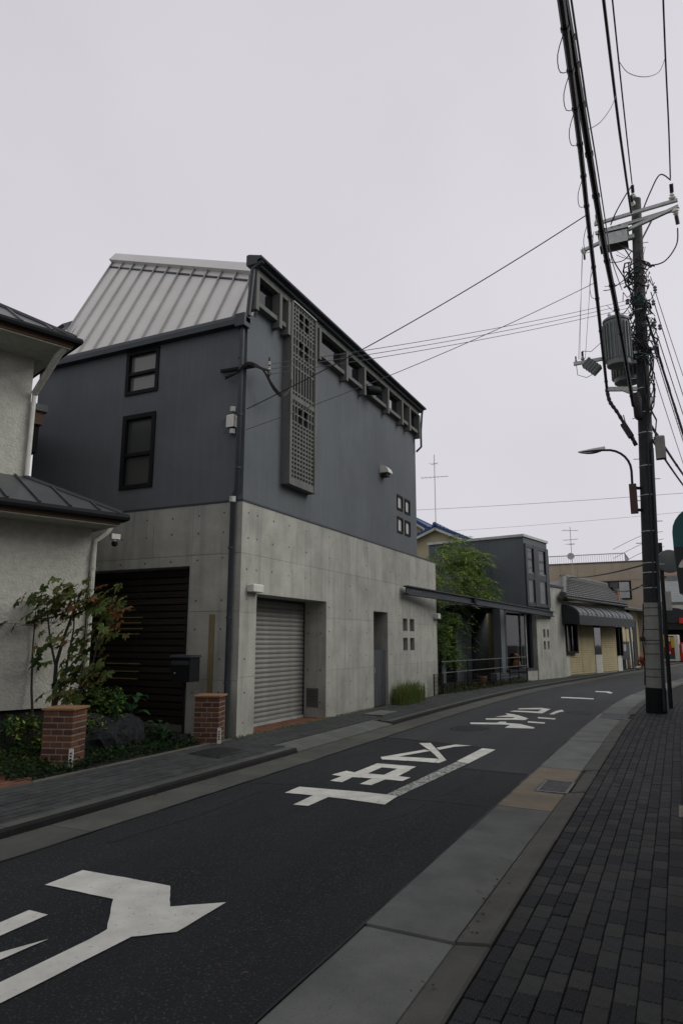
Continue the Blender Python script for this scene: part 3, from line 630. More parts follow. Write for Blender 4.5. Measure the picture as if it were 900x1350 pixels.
def window(parent, axis, h, frame, pane, depth=.05, fw=.05, mid=None, proud=.025):
    """frame + panes in a wall opening; axis 'y' = wall faces -Y, 'x' = wall faces +X"""
    a, b, c, d = h; m = MB()
    def bx(m, u0, u1, v0, v1, p0, p1):
        if axis == 'y': m.box(u0, u1, Y0 - p1, Y0 - p0, v0, v1)
        else: m.box(X0 + p0, X0 + p1, u0, u1, v0, v1)
    for u0, u1, v0, v1 in ((a, a + fw, c, d), (b - fw, b, c, d), (a + fw, b - fw, c, c + fw), (a + fw, b - fw, d - fw, d)): bx(m, u0, u1, v0, v1, -depth - .03, proud)
    if mid:
        zm = lerp(c, d, mid); bx(m, a + fw, b - fw, zm - fw * .4, zm + fw * .4, -depth - .02, proud - .012)
    wo = m.build('window', frame, parent)
    spans = [(c + fw, d - fw)] if not mid else [(c + fw, zm - fw * .4), (zm + fw * .4, d - fw)]
    for i, (z0, z1) in enumerate(spans):
        q = MB(); bx(q, a + fw, b - fw, z0, z1, -depth - .012, -depth); q.build('pane', pane[i % len(pane)], wo)
    return wo
window(H, 'y', lw[0], M_BLACK, [M_GLASSB, M_GLASSB], mid=.48, fw=.07)
window(H, 'y', lw[1], M_BLACK, [M_GLASSM, M_GLASSM], mid=.46, fw=.08)
for h in uw: window(H, 'x', h, M_BLACK, [M_GLASSL], fw=.05, depth=.012, proud=.02)
# clerestory band: posts, rails, panes and the capping above
d = .16
posts = [9.20, 9.97, 10.28, 11.52, 12.79, 13.76, 15.2, 16.19, 16.76, 17.53]
cl = B(X0 + .002, X0 + .13, 9.2, 17.55, 7.205, 7.285).build('clerestory', M_TIMB, H)
B(X0 + .002, X0 + .14, 9.2, 17.55, 7.74, 7.86).build('head_rail', M_TIMB, cl)
for yy in posts: B(X0 + .002, X0 + d + .012, yy - .045, yy + .045, 7.08, 7.738).build('post', M_TIMB, cl)
for a, b in zip(posts, posts[1:]):
    if a == 10.28: continue
    B(X0 + .004, X0 + .012, a + .045, b - .045, 7.287, 7.738).build('pane', M_GLASS, cl)
    if random.random() < .6: B(X0 + .0122, X0 + .015, a + .05, lerp(a, b, .6), 7.29, lerp(7.3, 7.738, .7)).build('pane_reflection', M_GLASSL, cl)  # pale lower-left piece: sky reflection painted onto the pane
cap = MB().extr([(X0 + .0, 8.05), (X0 + .05, 8.06), (X0 + .26, 8.00), (X0 + .27, 7.94), (X0 + .22, 7.92), (X0 + .22, 7.865), (X0 + .0, 7.862)], 'y', Y0 - .1, YE + .12).build('parapet_cap', M_NAVY, H)
MB().tube([(X0 + .29, Y0 - .12, 7.955), (X0 + .29, YE + .1, 7.955)], .032, 8).build('gutter', M_NAVY, cap, smooth=True)
B(X0 + .0, X0 + .16, 10.3, 10.75, 8.04, 8.1).build('snow_stop', M_NAVY, cap)
m = MB().tube([(X0 + .3, Y0 - .05, 7.9), (X0 + .12, Y0 - .06, 7.8), (X0 + .05, Y0 - .07, 6.95)], .045, 8); m.build('gutter_outlet', M_NAVY, cap, smooth=True)
m = MB().tube([(X0 + .22, YE + .02, 7.9), (X0 + .17, YE + .02, 7.3), (X0 + .17, YE + .02, 6.85), (X0 + .03, YE + .0, 6.72)], .03, 8); m.build('gutter_outlet', M_NAVY, cap, smooth=True)
# carved lattice screen
LX = X0 + .16; a0, a1, b0, b1 = 10.35, 11.37, 4.30, 7.80
lat = MB(); lat.box(X0 + .002, LX + .02, a0, a0 + .075, b0, b1); lat.box(X0 + .002, LX + .02, a1 - .075, a1, b0, b1)
lat.box(X0 + .002, LX + .01, a0 + .075, a1 - .075, b0, b0 + .13); lat.box(X0 + .002, LX + .01, a0 + .075, a1 - .075, 5.90, 5.99)
lattice = lat.build('lattice_screen', M_TIMB, H)
B(X0 + .002, LX + .03, a0 + .06, a1 - .06, b1, b1 + .02).build('lattice_flashing', M_ROOF, lattice)
B(X0 + .003, X0 + .02, a0 + .08, a1 - .08, b0 + .14, b1 - .01).build('lattice_backing', M_BLACK, lattice)
def grille(z0, z1, rows, big, slots):
    """8 columns of openings; 'big' rows open 2x2 windows, 'slots' rows run together"""
    m = MB(); n = 8; u = [lerp(a0 + .075, a1 - .075, i / n) for i in range(n + 1)]; wv = .034; zz = [lerp(z0, z1, i / rows) for i in range(rows + 1)]
    for i in range(n + 1):
        for r in range(rows):
            if any(r in bb and i in (3, 5) for bb in big): continue
            m.box(LX - .04, LX, u[i] - wv / 2, u[i] + wv / 2, zz[r], zz[r + 1])
    for r in range(rows + 1):
        for i in range(n):
            if r in slots: continue
            if any(r in bb[1::2] and i in (2, 3, 4, 5) for bb in big): continue
            m.box(LX - .036, LX - .003, u[i] + wv / 2, u[i + 1] - wv / 2, zz[r] - wv / 2, zz[r] + wv / 2)
    m.build('lattice_grid', M_TIMB, lattice)
grille(4.43, 5.90, 18, [(13, 14, 15, 16)], [14, 16])
grille(5.99, 7.79, 22, [(10, 11, 12, 13), (17, 18, 19, 20)], [2, 3, 4, 5, 6, 8, 15, 11, 13])
# pale standing seam roof over the side slope
SL = 1.929
def rz_(y): return 7.82 + SL * (y - 9.76)
yE = 9.17
Cx, Cy = -11.13, 11.03; Dx, Dy = -6.20, 9.94
def ridge_y(x): return lerp(Cy, Dy, (x - Cx) / (Dx - Cx))
rf = B(XR + .1, X0 - .3, Y0 + .2, Y0 + .3, 6.9, 7.05).build('roof', M_DARK, H)
xs = [-11.13] + [-10.72 + .4095 * i for i in range(11)] + [X0 - .05]
yb = Y0 + .12
def rp(x, y, lift=0): return Vector((x, y, rz_(y))) + Vector((0, -SL, 1)).normalized() * lift
for a, b in zip(xs, xs[1:]):
    MB().slab([rp(a + .004, yb), rp(b - .004, yb), rp(b - .004, ridge_y(b)), rp(a + .004, ridge_y(a))], .04).build('roof_panel', M_ROOF, rf)
for x in xs[:-1]:
    m = MB(); p, q = rp(x, yb - .005, .018), rp(x, ridge_y(x), .018); m.bar(p, q, .022, .055, (0, -SL, 1)); m.build('standing_seam', M_SEAM, rf)
m = MB(); m.bar(rp(Cx - .03, Cy + .02, .05), rp(Dx, Dy + .02, .05), .22, .10, (0, -SL, 1)); m.build('ridge_cap', M_ROOF, rf)
m = MB(); m.bar(rp(Cx, ridge_y(Cx) - .12, .012), rp(Dx, Dy - .12, .012), .03, .035, (0, -SL, 1)); m.build('ridge_shadow_batten', M_NAVY, rf)
# the low back roof and the gable under the verge
MB().slab([(Cx, Cy + .05, 10.2), (Dx, Dy + .05, 8.3), (X0 - .2, YE, 8.02), (Cx, YE, 8.2)], .05).build('back_roof', M_DKROOF, rf)
m = MB(); m._add([(XR, Y0 + .05, 6.9), (XR, Cy, 10.1), (XR, YE, 8.1), (XR, YE, 7.5), (XR, Y0 + .05, 6.8)], [(0, 1, 2, 3, 4)])
m._add([(XR + .1, Y0 + .05, 6.9), (XR + .1, Cy, 10.1), (XR + .1, YE, 8.1), (XR + .1, YE, 7.5), (XR + .1, Y0 + .05, 6.8)], [(4, 3, 2, 1, 0)]); m.build('gable_wall', M_DARK, H)
MB().slab([(-11.9, 9.55, 7.75), (-11.2, 9.75, 8.15), (-11.2, 10.6, 8.75), (-11.9, 10.4, 8.5)], .08).build('rear_eave', M_NAVY, rf)
# eave gutter along the side
eg = B(XR - .12, X0 + .06, Y0 - .14, Y0 - .0, 6.82, 6.91).build('eave_gutter', M_NAVY, H)
B(XR - .12, X0 - .02, Y0 + .001, Y0 + .10, 6.86, 6.93).build('eave_board', M_NAVY, eg)
B(X0 - .13, X0 + .06, Y0 - .2, Y0 - .02, 6.74, 6.96).build('rainwater_head', M_NAVY, eg)
# fixtures on the street wall
def fixture(name, mb, mat, smooth=False): return mb.build(name, mat, H, smooth=smooth)
l1 = fixture('wall_lamp', MB().cbox(X0, X0 + .13, 9.36, 9.66, 2.335, 2.455, .015), M_WHITEP); B(X0 + .015, X0 + .115, 9.38, 9.64, 2.325, 2.336).build('diffuser', M_PORC, l1)
l2 = fixture('wall_lamp', MB().cbox(X0, X0 + .13, 18.9, 19.15, 2.19, 2.33, .015), M_WHITEP); B(X0 + .015, X0 + .115, 18.92, 19.13, 2.18, 2.191).build('diffuser', M_PORC, l2)
hv_ = MB()
for k in range(8):
    a = pi / 2 * k / 7; b = pi / 2 * (k + 1) / 7
    if k < 7: hv_.extr([(X0, 5.55), (X0 + .22 * cos(a), 5.55 + .2 * sin(a)), (X0 + .22 * cos(b), 5.55 + .2 * sin(b))], 'y', 15.0, 15.28)
fixture('vent_hood', hv_, M_WHITEP)
B(X0, X0 + .16, 15.03, 15.25, 5.47, 5.55).build('vent_throat', M_IRON, H)
m = MB().lathe((X0 + .12, 13.95, 7.28), [(.08, 0), (.11, .1), (.11, .3), (.1, .36)], 12, (.5, .85, .1)); m.tube([(X0 + .13, 13.85, 7.38), (X0 + .16, 13.97, 7.3)], .03, 6); fixture('floodlight', m, M_BLACK, True)
# service entrance at the corner
sv = MB().bar((-6.62, Y0 - .06, 6.05), (-5.95, Y0 - .06, 6.03), .05, .05).build('service_bracket', M_BLACK, H)
for k in range(3): MB().lathe((-5.86 + .0 * k, 9.42, 5.96 + k * .09), [(.02, 0), (.035, .012), (.02, .03), (.035, .045), (.02, .06)], 10).build('insulator', M_PORC if k else M_TRANS, sv, smooth=True)
MB().tube([(-5.86, 9.42, 5.9), (-5.86, 9.42, 6.28)], .012, 6).build('insulator_rod', M_BLACK, sv)
MB().bar((-5.97, Y0 - .06, 6.04), (-5.86, 9.42, 6.04), .03, .03).build('bracket_arm', M_BLACK, sv)
for k in range(3):
    pts = [Vector((-6.5, Y0 - .1, 5.92 - .02 * k)), Vector((-6.25, Y0 - .14, 5.93)), Vector((-6.05, Y0 - .12, 6.05 + .02 * k)), Vector((-5.9, Y0 + .1, 6.02)), Vector((-5.82, 9.5, 5.80 - .03 * k)), Vector((-5.8, 9.75, 5.72 - .02 * k)), Vector((-5.82, 9.98, 5.84)), Vector((-5.8, 10.08, 6.0 + .05 * k))]
    MB().tube(spline(pts, 4), .014, 5).build('service_cable', M_CABLE, sv)
mt = MB().cbox(-6.44, -6.29, Y0 - .12, Y0, 5.02, 5.24, .02).build('junction_box', M_WHITEP, H)
MB().tube([(-6.36, Y0 - .06, 5.02), (-6.36, Y0 - .1, 4.9), (-6.48, Y0 - .12, 4.93), (-6.53, Y0 - .1, 5.1), (-6.46, Y0 - .06, 5.25)], .008, 5).build('loop_cable', M_WIRE, mt)
for zz in (5.3, 4.92): MB().lathe((-6.36, Y0 - .05, zz), [(.05, 0), (.05, .08)], 8).build('junction_cap', M_GALV, mt)

# ------------------------------------------------------------------ neighbouring cream house (turned 20 degrees)
HL = thing('cream_house', 'cream stucco house with dark metal hipped roofs at the left edge', 'house', (-7.77, 7.6, .1), -radians(20))
def lb(name, mb, mat, parent=HL, **k): return mb.build(name, mat, parent, world=False, **k)
lb('foundation', B(-4.0, -.06, -7, -.06, 0, .56), M_SOIL)
lb('lower_wall', B(-4.2, 0, -7, 0, .54, 3.12), M_STUC)
lb('upper_wall', B(-4.2, -.5, -7, -.86, 3.0, 6.0), M_STUC)
def hip(name, ex, ey, wx, wy, z0, z1, back=-4.8, start=-7, t=.03):
    r = lb(name, MB().box(back, ex - .02, start, ey - .02, z0 - .16, z0 - .125), M_SOFFIT)
    lb('fascia', MB().box(ex - .03, ex, start, ey, z0 - .125, z0 - .005).box(back, ex - .03, ey - .03, ey, z0 - .125, z0 - .005), M_SOFFIT, r)
    lb('soffit_board', MB().box(back, ex - .04, start, ey - .04, z0 - .18, z0 - .162), M_STUC, r)
    lb('front_slope', MB().slab([(ex, start, z0), (ex, ey, z0), (wx, wy, z1), (wx, start, z1)], t), M_DKROOF, r)
    lb('end_slope', MB().slab([(ex, ey, z0), (back, ey, z0), (back, wy, z1), (wx, wy, z1)], t), M_DKROOF, r)
    n = int((ey - start) / .42)
    for i in range(n):
        y = ey - .35 - i * .42
        f = min(1, max(.12, (ey - y) / (ey - wy)))
        x1 = lerp(ex, wx, f); zz = lerp(z0, z1, f)
        lb('roof_rib', MB().bar((ex + .005, y, z0 + .015), (x1, y, zz + .015), .025, .03), M_DKROOF, r)
    for i in range(6):
        x = ex - .35 - i * .42; f = min(1, (ex - x) / (ex - wx))
        lb('roof_rib', MB().bar((x, ey + .005, z0 + .015), (x, lerp(ey, wy, f), lerp(z0, z1, f) + .015), .025, .03), M_DKROOF, r)
    lb('hip_cap', MB().bar((ex, ey, z0 + .02), (wx, wy, z1 + .02), .06, .04), M_DKROOF, r)
    lb('gutter', MB().tube([(ex + .05, start, z0 - .06), (ex + .05, ey + .05, z0 - .06), (back, ey + .05, z0 - .06)], .055, 8), M_BLACK, r)
    return r
hip('lower_roof', .55, .20, -.5, -.86, 3.28, 3.84)
hip('upper_roof', .3, -.58, -1.6, -2.5, 5.86, 7.05)
dpL = lb('downpipe', MB().tube([(-.02, .31, 3.16), (-.02, .24, 3.06), (.0, .06, 2.92), (.035, .04, 2.7), (.035, .04, .35)], .04, 8), M_STUC, smooth=True)
for z in (2.5, 1.6, .8): lb('pipe_bracket', MB().lathe((.035, .04, z), [(.048, 0), (.048, .03)], 8), M_STUC, dpL)
lb('gutter_brace', MB().tube([(.22, -.70, 5.70), (.10, -.74, 5.6), (-.44, -.84, 5.12)], .05, 8), M_STUC, smooth=True)
lb('upper_downpipe', MB().tube([(-.44, -.84, 5.12), (-.46, -.84, 3.85)], .035, 8), M_WHITEP, smooth=True)
cnr = lb('rear_balcony', B(-4.5, -2.4, -1.6, -.02, 4.75, 5.25), M_BLACK)
lb('balcony_soffit', B(-4.5, -2.35, -1.6, .02, 5.26, 5.5), M_SOFFIT, cnr); lb('balcony_roof', B(-4.6, -2.3, -1.7, .08, 5.5, 5.62), M_DKROOF, cnr)
cm = lb('security_camera', MB().box(-.03, .05, .30, .44, 2.98, 3.06).tube([(0, .37, 2.98), (.0, .37, 2.93)], .03, 8), M_WHITEP)
lb('camera_dome', MB().lathe((.01, .37, 2.87), [(.02, 0), (.045, .02), (.05, .06), (.03, .08)], 10), M_BLACK, cm, smooth=True)

# ------------------------------------------------------------------ front garden
gd = MB()
n = 18
def gz(x, y): return .12 + .10 * max(0, min(1, (-6.3 - x) / 1.2)) + .02 * sin(x * 5 + y * 3)
gx = [-6.14 - i * .3 for i in range(16)]; gy = [3.6 + i * .31 for i in range(n)]
for yy in gy:
    for x in gx: gd.v.append((x, yy, gz(x, yy) if x < -6.2 else .105))
for j in range(n - 1):
    for i in range(15): gd.f.append([j * 16 + i, j * 16 + i + 1, (j + 1) * 16 + i + 1, (j + 1) * 16 + i]); gd.mi.append(0)
gd.build('garden_bed', M_SOIL, smooth=True)['kind'] = 'structure'
for i in range(6): MB().cbox(-6.15, -6.09, 3.6 + i * .9, 4.49 + i * .9, .08, .125, .01).build('edging_stone', M_KERB, walkL, world=False)
ip = thing('brick_path', 'red brick paving strip at the left edge of the garden', 'paving', (-6.6, 5.3, .1))
for i in range(9):
    for k in range(6): MB().cbox(-6.20 - i * .105, -6.20 - i * .105 + .098, 4.15 + k * .207 + (i % 2) * .1, 4.35 + k * .207 + (i % 2) * .1, .1, .135 + .006 * i, .004).build('brick', M_TERRA, ip)

def brick_pier(label, cx, cy, rz, courses=9):
    t = thing('brick_pier', label, 'pier', (cx, cy, .13), rz, 'brick garden piers')
    Wd = .36; h = .07
    MB().box(-Wd / 2 + .005, Wd / 2 - .005, -Wd / 2 + .005, Wd / 2 - .005, -.05, courses * h).build('mortar_core', M_MORT, t, world=False)
    bw = .1; la = (Wd - .012) / 2; lb_ = Wd - 2 * bw - .024
    ms = {l: [MB().cbox(-l / 2, l / 2, -bw / 2, bw / 2, 0, h - .014, .005).mesh('brick', m) for m in BRK] for l in (la, lb_)}
    for c in range(courses):                       # two faces of whole stretchers, two of closers, swapped each course
        for sd_ in range(4):
            ang = sd_ * pi / 2; y = -Wd / 2 + bw / 2
            row = [(-Wd / 2 + la / 2, la), (Wd / 2 - la / 2, la)] if (sd_ + c) % 2 == 0 else [(0, lb_)]
            for x, l in row: inst('brick', ms[l][random.randrange(3)], t, (x * cos(ang) - y * sin(ang), x * sin(ang) + y * cos(ang), c * h), (random.uniform(-.008, .008), 0, ang + random.uniform(-.012, .012)))
    MB().cbox(-.2, .2, -.2, .2, courses * h - .004, courses * h + .022, .006).build('cap_tile', M_CAP, t, world=False)
    return t
brick_pier('left brick pier with tan cap tile, under the small maple', -6.62, 6.27, radians(20))
brick_pier('right brick pier with tan cap tile, at the corner of the concrete wall', -6.24, 8.62, radians(20))
for lab, x, y, z in (('white numbered marker strip against the left brick pier', -6.365, 6.15, .30), ('white numbered marker strip against the right brick pier', -5.985, 8.5, .30)):
    t = thing('marker_strip', lab, 'marker', (x, y, .12), radians(20), 'white marker strips on the brick piers')
    MB().box(-.026, .026, -.006, .006, .0, .21).build('plate', M_WHITEP, t, world=False)
    for k in range(4): MB().box(-.012, .012, -.0075, -.0062, .05 + k * .034, .07 + k * .034).build('printed_mark', M_CABLE, t, world=False)
# boulder
def rock(name, label, c, r, seed):
    bm = bmesh.new(); bmesh.ops.create_icosphere(bm, subdivisions=4, radius=1); rnd = random.Random(seed)
    ph = [rnd.uniform(0, 6) for _ in range(8)]
    for v in bm.verts:
        p = v.co; k = 1 + .10 * sin(3 * p.x + ph[0]) * sin(3 * p.y + ph[1]) + .08 * sin(6 * p.z + ph[2] + 4 * p.x) + .05 * sin(11 * p.y + ph[3]) * sin(9 * p.x + ph[4]) + rnd.uniform(-.035, .035) + .05 * sin(17 * p.x + ph[5]) * sin(15 * p.y + 13 * p.z + ph[6])
        v.co = Vector((p.x * r[0] * k, p.y * r[1] * k, max(-.4, min(p.z, .78 + .05 * sin(9 * p.x))) * r[2] * k))
    me = bpy.data.meshes.new(name); bm.to_mesh(me); bm.free(); me.materials.append(M_ROCK)
    o = bpy.data.objects.new(name, me); COL.objects.link(o); o.location = c; tag(o, label, 'rock'); return o
rock('boulder', 'large dark boulder lying between the two brick piers', (-6.93, 7.28, .2), (.33, .66, .45), 3)
rock('flat_stone', 'small flat stone beside the boulder', (-6.55, 8.35, .15), (.16, .2, .1), 5)
# leaves
def maple_leaf(m, s=1.0):
    lob = [(-140, .55), (-95, .85), (-50, .95), (0, 1.1), (50, .95), (95, .85), (140, .55)]
    pts = [(0, -.12)]
    ring = []
    for i, (a, r) in enumerate(lob):
        t = radians(a); ring.append((sin(t) * r * .5 * s, cos(t) * r * .5 * s, -.10 * s * r))
        if i < 6:
            t2 = radians((a + lob[i + 1][0]) / 2); ring.append((sin(t2) * .33 * s, cos(t2) * .33 * s, .0))
    mb = MB(); mb._add([(0, 0, .02 * s)] + ring, [(0, i + 1, i + 2) for i in range(len(ring) - 1)]); mb._add([(0, -.005, .02 * s), (.008 * s, -.35 * s, .03), (-.008 * s, -.35 * s, .03)], [(0, 1, 2)])
    return mb.mesh('leaf', m)
def oval_leaf(m, l=1.0, wd=.6):
    mb = MB(); n = 7; vs = []
    for i in range(n):
        t = i / (n - 1); ww = wd / 2 * sin(pi * (t ** .75)) ; z = .10 * l * sin(pi * t) - .22 * l * t * t
        vs += [(-ww, l * t, z + ww * .3), (0, l * t, z), (ww, l * t, z + ww * .3)]
    fs = []
    for i in range(n - 1):
        for k in range(2): fs.append((i * 3 + k, i * 3 + k + 1, (i + 1) * 3 + k + 1, (i + 1) * 3 + k))
    mb._add(vs, fs); return mb.mesh('leaf', m)
MAPLE = [maple_leaf(m) for m in L_M]; BROAD = oval_leaf(L_H, 1, .75)
def limb(m, pts, r0, r1, n=7):
    k = len(pts); m.tube(pts, [lerp(r0, r1, i / (k - 1)) for i in range(k)], n)
mt_ = thing('maple_tree', 'small multi-stem maple with green and rust leaves before the cream wall', 'tree', (-7.5, 6.95, .2))
m = MB()
stems = [[(-7.53, 6.95, .15), (-7.55, 6.93, .75), (-7.55, 6.92, 1.25), (-7.42, 6.9, 1.6), (-7.2, 6.85, 2.0), (-7.05, 6.8, 2.2)],
         [(-7.55, 6.92, 1.2), (-7.72, 6.95, 1.55), (-7.85, 6.98, 1.9), (-7.9, 7.0, 2.05)], [(-7.55, 6.94, .6), (-7.42, 6.98, 1.2), (-7.36, 7.0, 1.7), (-7.4, 7.02, 2.2)],
         [(-7.82, 6.9, .15), (-7.95, 6.9, .9), (-7.99, 6.9, 1.4), (-7.97, 6.88, 1.95)], [(-7.4, 6.9, .3), (-7.1, 6.9, .8), (-6.85, 6.86, 1.2), (-6.7, 6.84, 1.75)], [(-7.3, 6.86, 1.85), (-6.9, 6.85, 2.0), (-6.55, 6.83, 1.95)]]
rr = [(.035, .010), (.018, .007), (.020, .007), (.020, .007), (.022, .007), (.012, .006)]
for s_, (a, b) in zip(stems, rr): limb(m, s_, a, b)
m.build('trunk', M_BARK, mt_, smooth=True)
clumps = [(-7.35, 2.18, .16, 16), (-7.75, 2.10, .2, 18), (-8.1, 2.05, .17, 15), (-8.2, 1.78, .15, 10), (-7.85, 1.8, .2, 16), (-7.5, 1.95, .2, 14), (-7.1, 2.05, .22, 20), (-6.75, 2.05, .2, 18), (-6.5, 1.95, .15, 14), (-6.48, 1.68, .12, 9),
          (-6.75, 1.62, .15, 9), (-7.0, 1.4, .2, 14), (-6.8, 1.15, .22, 18), (-6.95, .95, .22, 18), (-7.15, .85, .2, 14), (-7.35, 1.55, .1, 6), (-7.25, 1.2, .15, 8), (-8.0, 1.42, .09, 6), (-8.12, 1.22, .09, 6), (-7.65, 1.15, .08, 4), (-7.68, 1.0, .06, 3), (-6.6, 1.85, .15, 8)]
tw = MB(); leaves = []
for cx, cz, r, k in clumps:
    cx = cx + .24 if cx < -7.6 else (-7.1 + (cx + 7.1) * .72 if cx > -7.1 else cx + .04); cz += .03; r *= .85
    for _ in range(k):
        p = Vector((cx + random.gauss(0, r), 6.87 + random.gauss(0, .2), cz + random.gauss(0, r * .6)))
        leaves.append(p); tw.tube([Vector((cx, 6.88, cz - .05)), p.lerp(Vector((cx, 6.88, cz)), .4) - Vector((0, 0, .01)), p], .0028, 3, False)
crown = tw.build('crown', M_BARK, mt_, recalc=False)
lf = MB(); base = [(v.co.copy()) for v in MAPLE[0].vertices]; bf = [tuple(p.vertices) for p in MAPLE[0].polygons]
for p in leaves[300:] + [random.choice(leaves) + Vector((random.gauss(0, .07), random.gauss(0, .12), random.gauss(0, .06))) for _ in range(70)]:
    s = random.uniform(.14, .23); R_ = Matrix.Translation(p) @ Matrix.Rotation(random.gauss(-.6, .6), 4, 'Z') @ Matrix.Rotation(random.uniform(.2, 1.25), 4, 'X') @ Matrix.Rotation(random.uniform(2.0, 4.3), 4, 'Z') @ Matrix.Scale(s, 4)
    lf.cur = random.choice((0, 0, 1, 3, 0, 1)); lf._add([R_ @ v for v in base], bf)
lf.build('leaf_mass', L_M, crown, recalc=False, kind='stuff')
Ri = ROOT[mt_.name].inverted()
random.shuffle(leaves)
for p in leaves[:300]:
    cz = p.z
    k = random.choice((0, 0, 1, 2, 1, 0) if p.x > -7.7 and cz > 1.3 else (0, 0, 1, 3, 3, 0, 1))
    s = random.uniform(.17, .26)
    q_ = Matrix.Rotation(random.gauss(-.6, .5), 4, 'Z') @ Matrix.Rotation(random.uniform(.35, 1.25), 4, 'X') @ Matrix.Rotation(random.uniform(2.2, 4.1), 4, 'Z')
    inst('leaf', MAPLE[k], crown, Ri @ p, q_.to_euler(), (s, s, s))
def leaf_cloud(m, pts, n, size, mats, spread, droop=.3, asp=.45, rnd=random):
    for _ in range(n):
        c, r = rnd.choice(pts); 
        d = Vector((rnd.gauss(0, 1), rnd.gauss(0, 1), rnd.gauss(0, 1))); d = d.normalized() * r * (rnd.random() ** .4)
        p = Vector(c) + d; L = size * rnd.uniform(.6, 1.4); a = rnd.uniform(0, 6.28); t = rnd.gauss(-droop, .4)
        u = Vector((cos(a) * cos(t), sin(a) * cos(t), sin(t))) * L; v = Vector((-sin(a), cos(a), rnd.gauss(0, .4))).normalized() * L * asp * .5
        m.cur = rnd.choices(range(len(mats)), [3, 2, 2][:len(mats)])[0]
        m._add([p, p + u * .5 + v, p + u, p + u * .5 - v], [(0, 1, 2, 3)])
# shrubs and ground cover in the garden
def shrub(label, c, r, n, size, mats, name='shrub'):
    t = thing(name, label, 'shrub', (c[0], c[1], .15)); m = MB()
    for k in range(7): limb(m, [(c[0], c[1], .1), (c[0] + random.uniform(-.5, .5) * r[0], c[1] + random.uniform(-.5, .5) * r[1], c[2]), (c[0] + random.uniform(-.8, .8) * r[0], c[1] + random.uniform(-.8, .8) * r[1], c[2] + r[2] * .7)], .01, .004, 4)
    m.build('stems', M_BARK, t)
    m = MB(); pts = [((c[0] + random.uniform(-.7, .7) * r[0], c[1] + random.uniform(-.7, .7) * r[1], c[2] + random.uniform(-.6, .7) * r[2]), min(r) * .45) for _ in range(14)]
    leaf_cloud(m, pts, n, size, mats, 1); m.build('foliage', mats, t, recalc=False); return t
shrub('dark green shrub under the maple behind the left brick pier', (-7.05, 7.15, .62), (.35, .35, .36), 1500, .075, [L_G[2], L_C[0], L_G[0]])
shrub('small pale green shrub between left brick pier and boulder', (-6.8, 6.85, .5), (.16, .18, .16), 280, .05, [L_G[0], L_G[1], L_G[2]])
shrub('yellow green shrub left of the left brick pier', (-7.3, 6.35, .40), (.35, .3, .25), 700, .07, [L_C[0], L_G[1], L_G[2]])
def hosta(label, c, n, s):
    t = thing('broad_leaf_plant', label, 'plant', c, 0, 'broad leaved plants in the garden')
    for k in range(n):
        a = random.uniform(0, 6.28); q = random.uniform(.5, 1) * s; h = random.uniform(.05, .28)
        MB().tube([(0, 0, 0), (cos(a) * .05, sin(a) * .05, h * .7), (cos(a) * .1, sin(a) * .1, h)], .006, 4).build('stalk', L_H, t, world=False)
        inst('leaf', BROAD, t, (cos(a) * .1, sin(a) * .1, h), (random.uniform(-.2, .5), random.uniform(-.3, .3), a - pi / 2), (q, q, q))
    return t
hosta('broad leaved plant growing above the boulder', (-6.95, 7.75, .52), 11, .30)
hosta('broad leaved plant at the right end of the boulder', (-6.62, 8.02, .18), 10, .20)
hosta('broad leaved plant at the left edge beneath the cream wall', (-7.9, 5.95, .3), 16, .34)
hosta('broad leaved plant between cream wall and yellow green shrub', (-7.6, 6.25, .3), 10, .3)
m = MB(); rg = random.Random(4)
for _ in range(15000):
    x = rg.uniform(-7.6, -6.16); yy = rg.uniform(5.25, 8.6)
    if yy < 5.5 and x > -6.6 - (5.3 - yy): pass
    if abs(x + 6.62) < .2 and abs(yy - 6.27) < .2: continue
    if abs(x + 6.24) < .2 and yy > 8.4: continue
    if x > -6.24 and rg.random() < .5: continue
    z = gz(x, yy) + rg.random() ** 1.5 * .09; L = rg.uniform(.02, .05); a = rg.uniform(0, 6.28); t = rg.uniform(-.3, .9)
    u = Vector((cos(a) * cos(t), sin(a) * cos(t), sin(t))) * L; v = Vector((-sin(a), cos(a), rg.uniform(-.3, .3))) * L * .4
    p = Vector((x, yy, z)); m.cur = (1 if rg.random() < (.55 if yy < 6.1 and x < -6.55 else .12) else 0)
    m._add([p, p + u * .5 + v, p + u, p + u * .5 - v], [(0, 1, 2, 3)])
tag(m.build('ground_cover', L_C, recalc=False, kind='stuff'), 'low green ground cover around the brick piers', 'ground cover')
